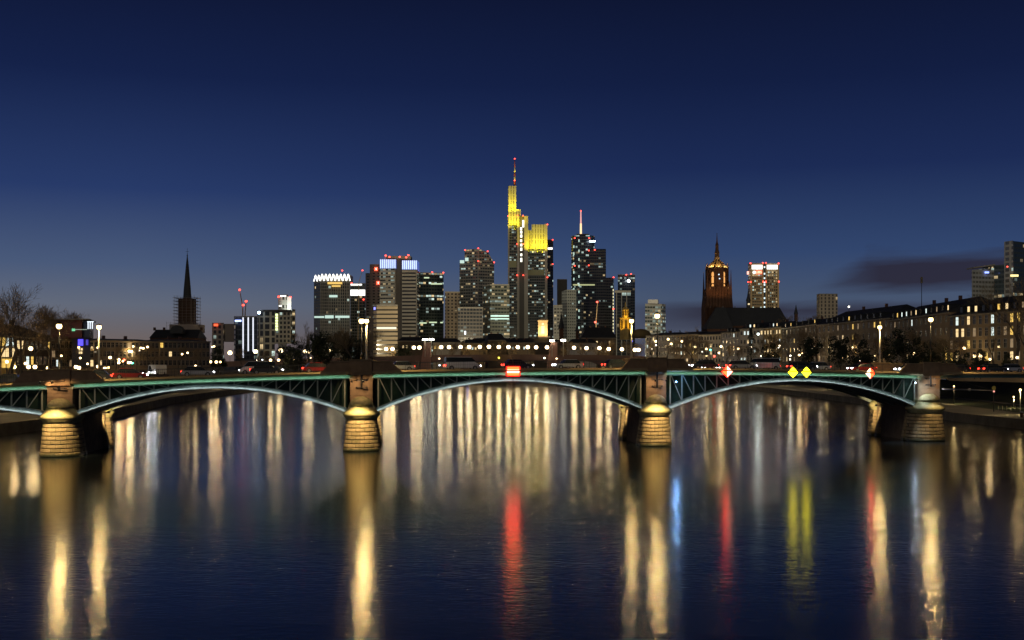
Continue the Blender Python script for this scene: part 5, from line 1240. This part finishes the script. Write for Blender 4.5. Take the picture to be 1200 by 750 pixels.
for i, (px, py) in enumerate(ex):
    Y = 640-(px-760)*.86+er.uniform(-10, 10); cw_ = er.choice([WARM, (1, .82, .55), (1, .5, .2), (1, .9, .7)])
    small_lamp(px, py, Y, 'tiny light among the right bank trees, %s counting from the left' % ordw(i+1), cw_, er.choice([60, 120, 220]), .14+Y*.0004, 4.5, grp='tiny lights of the right bank street')
ex = sorted([(er.uniform(265, 760), er.uniform(419, 427)) for _ in range(30)])
for i, (px, py) in enumerate(ex):
    small_lamp(px, py, 775, 'tiny light beyond the far bridge deck, %s counting from the left' % ordw(i+1), er.choice([WARM, (1, .82, .55), (.8, .9, 1)]), er.choice([8, 20]), .5, 4.5, grp='tiny lights beyond the far bridge')
# parked and waiting vehicles on the left bank road
k = 0
vs_ = [(-104, 250, .9), (-110, 262, .9), (-114, 300, .6), (-118, 330, .5), (-122, 360, .4), (-128, 392, .2), (-133, 404, .2), (-136, 398, .2), (-141, 410, .2), (-147, 418, .2), (-130, 420, .2)]
for i, (x, y, a) in enumerate(vs_):
    rzz = -PI/2+a*.25 if i % 3 else PI/2+.1
    use(cars[i % 4], (x, y, 8.2), '%s on the left bank road, %s nearest to the bridge' % (cdesc[i % 4], ordw(i+1)), 'vehicles on the left bank road', rz=rzz)
for i, (px, Y) in enumerate(((824, 600), (833, 590), (841, 580), (848, 570), (856, 560), (806, 610), (880, 545))):
    x = X(px, Y); use(cars[(i+1) % 4], (x, Y, 9.75), '%s on the right bank street, %s from the left' % (cdesc[(i+1) % 4], ordw(sorted([824, 833, 841, 848, 856, 806, 880]).index(px)+1)), 'vehicles on the right bank street', rz=PI/2-.1 if i % 2 else -PI/2-.1)
# glaring coach headlights facing the river on the left bank
p = P(178, 431.5, 380); o = empty('coach', (p.x, p.y, 8.25), 'coach facing the camera with glaring white headlights on the left bank', 'coach', rz=0)
MB().rings([[(-1.25, 0, .5), (1.25, 0, .5), (1.25, 0, 2.2), (1.1, .4, 3.4), (-1.1, .4, 3.4), (-1.25, 0, 2.2)], [(-1.25, 12, .5), (1.25, 12, .5), (1.25, 12, 2.2), (1.15, 12, 3.4), (-1.15, 12, 3.4), (-1.25, 12, 2.2)]], smooth=False).build('body', mat('coach_paint', (.6, .6, .6), .4), o)
MB().quad([(-1.1, -.03, 1.3), (1.1, -.03, 1.3), (1.02, .30, 3.1), (-1.02, .30, 3.1)]).build('windscreen', mat('car_glass', (.02, .025, .03), .08), o)
for x in (-.95, .95):
    globe(o, (x, -.05, .95), .26, (.92, .96, 1), 420, 'headlight')
    for y in (2, 9.5): MB().tube((x*1.1, y, .5), (x*1.4, y, .5), .5, n=12).build('wheel', mat('tyre', (.02, .02, .02), .9), o)

# ------------------------------------------------------------------ right promenade furniture
pl = P(1195.6, 457, 232); o = empty('promenade_lamp', (pl.x, pl.y, 1.8), 'low warm promenade lamp by the litter bin at the right edge', 'street lamp', 'promenade lamps')
L = pl.z-1.8; MB().tube((0, 0, 0), (0, 0, L-.15), .09, .06, n=8).build('post', grey_post, o); globe(o, (0, 0, L), .25, LAMP_W, 120); spot(o, (0, 0, L-.35), (0, 0, -1), 2200, (1, .78, .36), 160, .1)
pl = P(1188, 465.2, 270); o = empty('promenade_lamp', (pl.x, pl.y, 1.8), 'second smaller promenade lamp farther back at the right edge', 'street lamp', 'promenade lamps')
L = pl.z-1.8; MB().tube((0, 0, 0), (0, 0, L-.15), .09, .06, n=8).build('post', grey_post, o); globe(o, (0, 0, L), .2, LAMP_W, 90); spot(o, (0, 0, L-.35), (0, 0, -1), 1500, (1, .78, .36), 160, .1)
p = P(1197.3, 490, 222); o = empty('litter_bin', (p.x, p.y, 1.81), 'round litter bin under the promenade lamp at the right edge', 'bin')
MB().lathe(0, 0, [(.24, 0), (.26, .05), (.30, .85), (.32, .9)], 14).build('bin_body', mat('bin_paint', (.05, .02, .015), .5), o); MB().lathe(0, 0, [(.33, .92), (.33, 1.0), (.2, 1.1)], 14).build('bin_lid', mat('bin_lid', (.2, .25, .3), .4), o)
for i, px in enumerate((1170.2, 1174.8, 1179.8, 1184.8, 1189.6)):
    Y = 256; x = X(px, Y); o = empty('bollard', (x, Y, 1.81), 'short pale bollard, %s from the left in the promenade row' % ordw(i+1), 'bollard', 'bollards on the right promenade')
    MB().lathe(0, 0, [(.08, 0), (.08, .72)], 8).build('post', grey_post, o); MB().lathe(0, 0, [(.09, .722), (.09, .95), (.03, 1.02)], 8).build('cap', mat('bollard_band', (.7, .6, .25), .5), o)
p = P(1164.5, 474.8, 249); o = empty('sign_post', (p.x, p.y, 1.81), 'round yellow topped sign post on the right promenade', 'sign')
L = Z(455.5, 249)-1.81; MB().tube((0, 0, 0), (0, 0, L), .09, n=8).build('post', black_paint, o); MB().tube((0, -.12, L+.15), (0, -.06, L+.15), .42, n=16).build('sign_disc', mat('sign_disc', (.45, .38, .08), .5), o); MB().sphere((0, -.1, L-.55), .22, 8, 6).build('small_lamp', glow('post_pink', (1, .4, .3), 1.2, False), o)
# mooring boom between the pier and the sign post
a = B(SP[4]+2.0, 1.2, 7.9); c = P(1164, 457.6, 249)
o = empty('boom_barrier', a, 'long thin pale pole reaching from the right pier towards the bank', 'boom')
MB().tube((0, 0, 0), c-a, .12, .09, n=8).tube((c-a)*.45+Vector((0, 0, -.25)), (c-a)*.45+Vector((0, 0, .25)), .2, n=8).build('pole', mat('boom_paint', (.5, .5, .52), .4), o)
MB().tube((0, 0, 1.9), (c-a)*.98+Vector((0, 0, .05)), .02, n=4).build('stay_cable', black_paint, o)
# left promenade lamps under the arch
for i, (x, y) in enumerate(((-97, 232), (-104, 300), (-113, 400), (-123, 520), (-94, 172))):
    o = empty('promenade_lamp', (x-5, y, 2.0), 'low lamp on the left promenade, %s along the quay' % ordw(i+1), 'street lamp', 'lamps on the left promenade')
    MB().tube((0, 0, 0), (0, 0, 4.2), .08, .05, n=8).build('post', black_paint, o); globe(o, (0, 0, 4.4), .20, LAMP_W, 160); spot(o, (0, 0, 4.0), (0, 0, -1), 1900, (1, .76, .34), 160, .1)
for i, (x, y) in enumerate(((111, 300), (116, 380), (124, 470), (128, 560), (108, 205))):
    o = empty('promenade_lamp', (x, y, 1.8), 'low lamp on the right promenade under the arch, %s along the quay' % ordw(i+1), 'street lamp', 'lamps on the right promenade')
    MB().tube((0, 0, 0), (0, 0, 4.2), .08, .05, n=8).build('post', black_paint, o); globe(o, (0, 0, 4.4), .20, LAMP_W, 160); spot(o, (0, 0, 4.0), (0, 0, -1), 1900, (1, .76, .34), 160, .1)

# ------------------------------------------------------------------ trees
bark = mat('tree_bark', (.13, .10, .065), .9, var=.4, vs=1.5)
twig_m = mat('tree_twigs', (.24, .17, .09), .9)
needle = mat('dark_needles', (.035, .055, .022), .9, var=.5, vs=.8)
leafm = mat('dark_evergreen_leaves', (.03, .042, .018), .9, var=.5, vs=.8)
def bare_tree_meshes(seed, H, spread=.5, levels=6, upright=.15):
    rg = random.Random(seed); tr = MB(); tw = MB()
    def grow(p, d, L, r, lev):
        segs = 3 if lev < 3 else 2; q = p.copy(); dd = d.copy(); rr = r
        for k in range(segs):
            dd = (dd+Vector((rg.uniform(-1, 1), rg.uniform(-1, 1), rg.uniform(-.4, .8)))*.16).normalized()
            nx = q+dd*(L/segs); r2 = rr*(.86 if lev < 2 else .78)
            (tr if lev < 3 else tw).tube(q, nx, rr, r2, n=(7 if lev < 2 else 4 if lev < 4 else 3), cap=False)
            q = nx; rr = r2
            if lev >= 1 and lev < levels and rg.random() < .75: side(q, dd, L*.62, rr*.55, lev+1)
        if lev < levels:
            for k in range(rg.choice((2, 3)) if lev < 4 else 2):
                side(q, dd, L*rg.uniform(.62, .82), rr*.72, lev+1, .75)
    def side(q, dd, L, r, lev, bend=1.0):
        v = Vector((rg.gauss(0, 1), rg.gauss(0, 1), rg.gauss(0, .6))); v = (v-dd*v.dot(dd)).normalized()
        nd = (dd+v*(spread+.55*rg.random())*bend+Vector((0, 0, upright))).normalized(); grow(q, nd, L, max(r, .018), lev)
    grow(Vector((0, 0, 0)), Vector((0, 0, 1)), H*.27, H*.019, 0)
    return tr, tw
def make_bare(seed, H, **kw):
    o = empty('bare_tree', (0, 0, -300), 'x', 'tree'); tr, tw = bare_tree_meshes(seed, H, **kw)
    tr.build('trunk', bark, o); tw.build('crown', twig_m, o); return o
def make_conifer(seed, H):
    rg = random.Random(seed); o = empty('conifer', (0, 0, -300), 'x', 'tree'); MB().tube((0, 0, 0), (0, 0, H*.95), H*.018, .04, n=7).build('trunk', bark, o)
    c = MB()
    for k in range(1500):
        h = .10+.9*rg.random()**.8; a = rg.uniform(0, 2*PI); rad = (1-h)**.75*H*.26*(.75+.25*math.sin(h*26+rg.random()))*rg.random()**.4; z = H*h-rad*.25
        p = Vector((rad*math.cos(a), rad*math.sin(a), z)); s = .35+.35*rg.random(); d = Vector((math.cos(a), math.sin(a), -.35)); w = Vector((-math.sin(a), math.cos(a), rg.uniform(-.3, .3)))*s*.45
        c.quad([p-w, p+d*s*.5-w*.2, p+d*s*1.4, p+w])
    c.build('crown', needle, o); return o
def make_bush(seed, R_, H, name='evergreen_tree', m=leafm, n=2600, trunk=True):
    rg = random.Random(seed); o = empty(name, (0, 0, -300), 'x', 'tree'); t = MB()
    t.tube((0, 0, 0), (0, 0, H*.5), .3, .15, n=7)
    lobes = []
    for k in range(17):
        a = rg.uniform(0, 2*PI); rr = R_*rg.uniform(.1, .75); z = H*rg.uniform(.16, .85); lobes.append((Vector((rr*math.cos(a), rr*math.sin(a), z)), R_*rg.uniform(.16, .46)))
        t.tube((0, 0, H*.3), lobes[-1][0], .12, .04, n=4)
    t.build('trunk', bark, o); c = MB()
    for k in range(n):
        cc, r = rg.choice(lobes); v = Vector((rg.gauss(0, 1), rg.gauss(0, 1), rg.gauss(0, .85))).normalized()*r*rg.uniform(.6, 1.08); p = cc+v
        s = rg.uniform(.18, .42); a = Vector((rg.gauss(0, 1), rg.gauss(0, 1), rg.gauss(0, 1))).normalized()*s; b_ = a.orthogonal().normalized()*s*.7
        c.quad([p-a, p-b_, p+a, p+b_])
    c.build('crown', m, o); return o
near_a = make_bare(31, 18, spread=.6, levels=5); near_b = make_bare(37, 18, spread=.5, levels=5, upright=.25)
bares = [make_bare(11, 18), make_bare(12, 18, spread=.62), make_bare(13, 18, spread=.4, upright=.3), make_bare(14, 18, spread=.75, upright=.05)]
con = make_conifer(3, 18); bush = make_bush(4, 6.5, 15); bush2 = make_bush(8, 5.5, 12)
poplar = make_bare(21, 18, spread=.16, upright=.55)
TP = {'g': near_a, 'h': near_b, 'a': bares[0], 'b': bares[1], 'c': bares[2], 'd': bares[3], 'n': con, 'e': bush, 'f': bush2, 'p': poplar}
TH = {'g': 18, 'h': 18, 'a': 18, 'b': 18, 'c': 18, 'd': 18, 'n': 18, 'e': 14, 'f': 11.5, 'p': 18}
def real_h(k):
    return max((v.co.z for c in TP[k].children for v in c.data.vertices))
RH = {k: real_h(k) for k in TP}
trees = [  # kind, px, top py, Y, base z, label
 ('g', 9, 329, 190, 8.2, 'tallest bare tree at the left edge, crown against the sky'), ('h', 24, 335, 195, 8.2, 'second tallest bare tree at the left edge, tangled with the tallest'), ('d', 42, 356, 260, 8.2, 'bare tree in front of the dark low house at left'), ('h', 1, 343, 210, 8.2, 'bare tree cut by the left border behind the tallest one'), ('g', 33, 352, 205, 8.2, 'broad bare tree right of the tallest one at left'), ('c', 57, 353, 215, 8.2, 'slender bare tree behind the leftmost bridge lamp'),
 ('g', 3, 366, 165, 8.2, 'near bare tree at left edge with lit branches in front of the yellow house'), ('a', 84, 362, 380, 8.2, 'small bare treetop above the dark red storey, left one'), ('c', 95, 363, 385, 8.2, 'small bare treetop above the dark red storey, right one'),
 ('b', 76, 401, 270, 8.2, 'low bare tree left of the blue screen'), ('a', 120, 404, 330, 8.2, 'low bare tree just right of the pale lamp post at left'), ('c', 136, 403, 360, 8.2, 'bare tree in front of the long beige row'),
 ('d', 178, 399, 400, 8.2, 'round bare tree above the glaring headlights'), ('a', 160, 405, 410, 8.2, 'bare tree left of the glaring headlights'), ('b', 236, 404, 430, 8.2, 'bare tree below the scaffolded church, right side'), ('c', 209, 404, 430, 8.2, 'bare tree below the scaffolded church, middle'),
 ('f', 256, 405, 560, 8, 'dark bush left of the glass block with white lines'), ('e', 352, 396, 600, 8, 'dark evergreen right of the pale gridded block'), ('p', 360.5, 376, 600, 8, 'narrow upright tree left of the zigzag tower foot'), ('e', 372, 389, 560, 8, 'dark evergreen at the foot of the zigzag tower, left side'), ('e', 388, 386, 560, 8, 'dark evergreen at the foot of the zigzag tower, middle'),
 ('e', 405, 388, 550, 8, 'dark evergreen at the foot of the zigzag tower, right side'), ('p', 399, 378, 560, 8, 'narrow upright bare tree in front of the zigzag tower'), ('b', 412, 379, 420, 8, 'bare tree left of the second pair of bridge lamps'), ('a', 440, 384, 500, 8, 'bare tree right of the second pair of bridge lamps'), ('f', 345, 406, 520, 8, 'low dark bush beside the left bank wall'), ('e', 420, 394, 570, 8, 'dark evergreen behind the second pair of bridge lamps'), ('e', 336, 403, 620, 8, 'dark evergreen in front of the pale gridded block'),
 ('a', 283, 407, 560, 8, 'low bare tree in front of the white light lines'), ('b', 312, 407, 560, 8, 'low bare tree in front of the pale gridded block, left'),
 ('d', 811, 389, 560, 9.6, 'wide bare tree in front of the cream riverside houses'), ('b', 797, 398, 580, 9.6, 'bare tree left of the wide one by the cream houses'), ('a', 829, 397, 560, 9.6, 'bare tree right of the wide one by the cream houses'), ('c', 765, 399, 640, 9.6, 'bare tree below the leftmost cream riverside house'), ('b', 780, 399, 640, 9.6, 'bare tree by the third bridge pier lamp'),
 ('n', 880, 384, 480, 9.6, 'dark conifer in front of the white balcony house'), ('b', 914, 386, 480, 9.6, 'bare brown tree in front of the ochre house'), ('a', 925, 384, 450, 9.6, 'bare brown tree above the left yellow sign'), ('c', 941, 383, 450, 9.6, 'bare brown tree above the right yellow sign'), ('d', 957, 386, 430, 9.6, 'bare tree right of the yellow signs'),
 ('a', 972, 388, 420, 9.6, 'bare tree below the long low roof, left'), ('e', 985, 393, 380, 9.6, 'dark evergreen left of the pale lamp near the right bank'), ('c', 1000, 388, 380, 9.6, 'bare tree below the long low roof, right'), ('f', 1012, 396, 330, 9.6, 'dark bush behind the pale lamp near the right bank'), ('b', 1033, 389, 340, 9.6, 'bare tree right of the pale lamp near the right bank'),
 ('e', 1040, 392, 345, 9.6, 'dark evergreen between the pale lamp and the largest evergreen'), ('a', 1068, 384, 300, 9.6, 'bare tree tangled with the largest evergreen'), ('b', 1108, 390, 280, 9.6, 'bare tree between the pier lamp and the corner house'), ('e', 950, 394, 420, 9.6, 'dark evergreen right behind the right yellow sign'), ('f', 903, 401, 470, 9.6, 'dark bush right of the conifer'), ('a', 895, 396, 500, 9.6, 'bare tree between conifer and ochre house'), ('b', 866, 400, 530, 9.6, 'bare tree before the grey lilac house'), ('c', 852, 402, 545, 9.6, 'small bare tree left of the grey lilac house'), ('e', 1058, 382, 320, 9.6, 'large dark evergreen left of the right bank pier lamp'), ('f', 1078, 395, 290, 9.6, 'dark bush just left of the right bank pier lamp'), ('e', 1098, 398, 290, 9.6, 'dark evergreen just right of the right bank pier lamp'), ('d', 1128, 391, 262, 9.6, 'bare tree in front of the corner house, left part'), ('f', 1125, 410, 250, 9.6, 'low dark bush before the corner house'),
 ('g', 1166, 372, 250, 9.6, 'bare tree in front of the corner house, right part'), ('h', 1189, 322, 230, 9.6, 'tall bare tree at the right edge against the glass tower'), ('g', 1205, 350, 215, 9.6, 'nearest bare tree with lit branches at the right edge'), ('f', 1150, 408, 250, 9.6, 'low dark bush in the middle of the corner house front'), ('f', 1180, 412, 240, 9.6, 'low dark bush below the tall right edge tree'),
 ('a', 925, 367, 700, 9.6, 'faint bare treetop left of the onion turret'), ('c', 943, 367, 700, 9.6, 'faint bare treetop right of the onion turret'), ('b', 808, 381, 850, 9.6, 'faint bare treetop left of the cathedral nave'), ('e', 790, 386, 900, 9.6, 'dark treetop behind the cream houses'),
 ('a', 512, 401, 790, 8, 'small bare tree beyond the far bridge, first of that row from the left'), ('c', 528, 400, 800, 8, 'small bare tree beyond the far bridge, second of that row from the left'), ('b', 551, 399, 790, 8, 'small bare tree beyond the far bridge, third of that row from the left'), ('d', 568, 399, 800, 8, 'small bare tree beyond the far bridge, fourth of that row from the left'), ('a', 590, 398, 795, 8, 'small bare tree beyond the far bridge, fifth of that row from the left'), ('b', 608, 400, 790, 8, 'small bare tree beyond the far bridge, sixth of that row from the left'), ('c', 622, 401, 800, 8, 'small bare tree beyond the far bridge, seventh of that row from the left'), ('a', 668, 398, 790, 8, 'small bare tree beyond the far bridge, eighth of that row from the left'), ('b', 684, 396, 800, 8, 'small bare tree beyond the far bridge, ninth of that row from the left'), ('d', 700, 398, 795, 8, 'small bare tree beyond the far bridge, tenth of that row from the left'), ('c', 716, 396, 790, 8, 'small bare tree beyond the far bridge, eleventh of that row from the left'), ('a', 733, 398, 800, 8, 'small bare tree beyond the far bridge, twelfth of that row from the left'), ('b', 749, 397, 790, 8, 'small bare tree beyond the far bridge, thirteenth of that row from the left'),
 ('a', 455, 404, 760, 8, 'small bare tree left of the far bridge left pylon'), ('e', 470, 402, 800, 8, 'dark tree behind the far bridge at left pylon'),
]
tr_r = random.Random(9)
for (k, px, py, Y, zb, lab) in trees:
    s = (Z(py, Y)-zb)/RH[k]
    use(TP[k], (X(px, Y), Y, zb), lab, {'n': 'conifers', 'e': 'dark evergreens', 'f': 'dark evergreens'}.get(k, 'bare winter trees'), rz=tr_r.uniform(0, 6.28), scale=s)
for k in TP:
    o = TP[k]
    if o.name not in used:
        for c in kids(o): bpy.data.objects.remove(c)
        bpy.data.objects.remove(o)
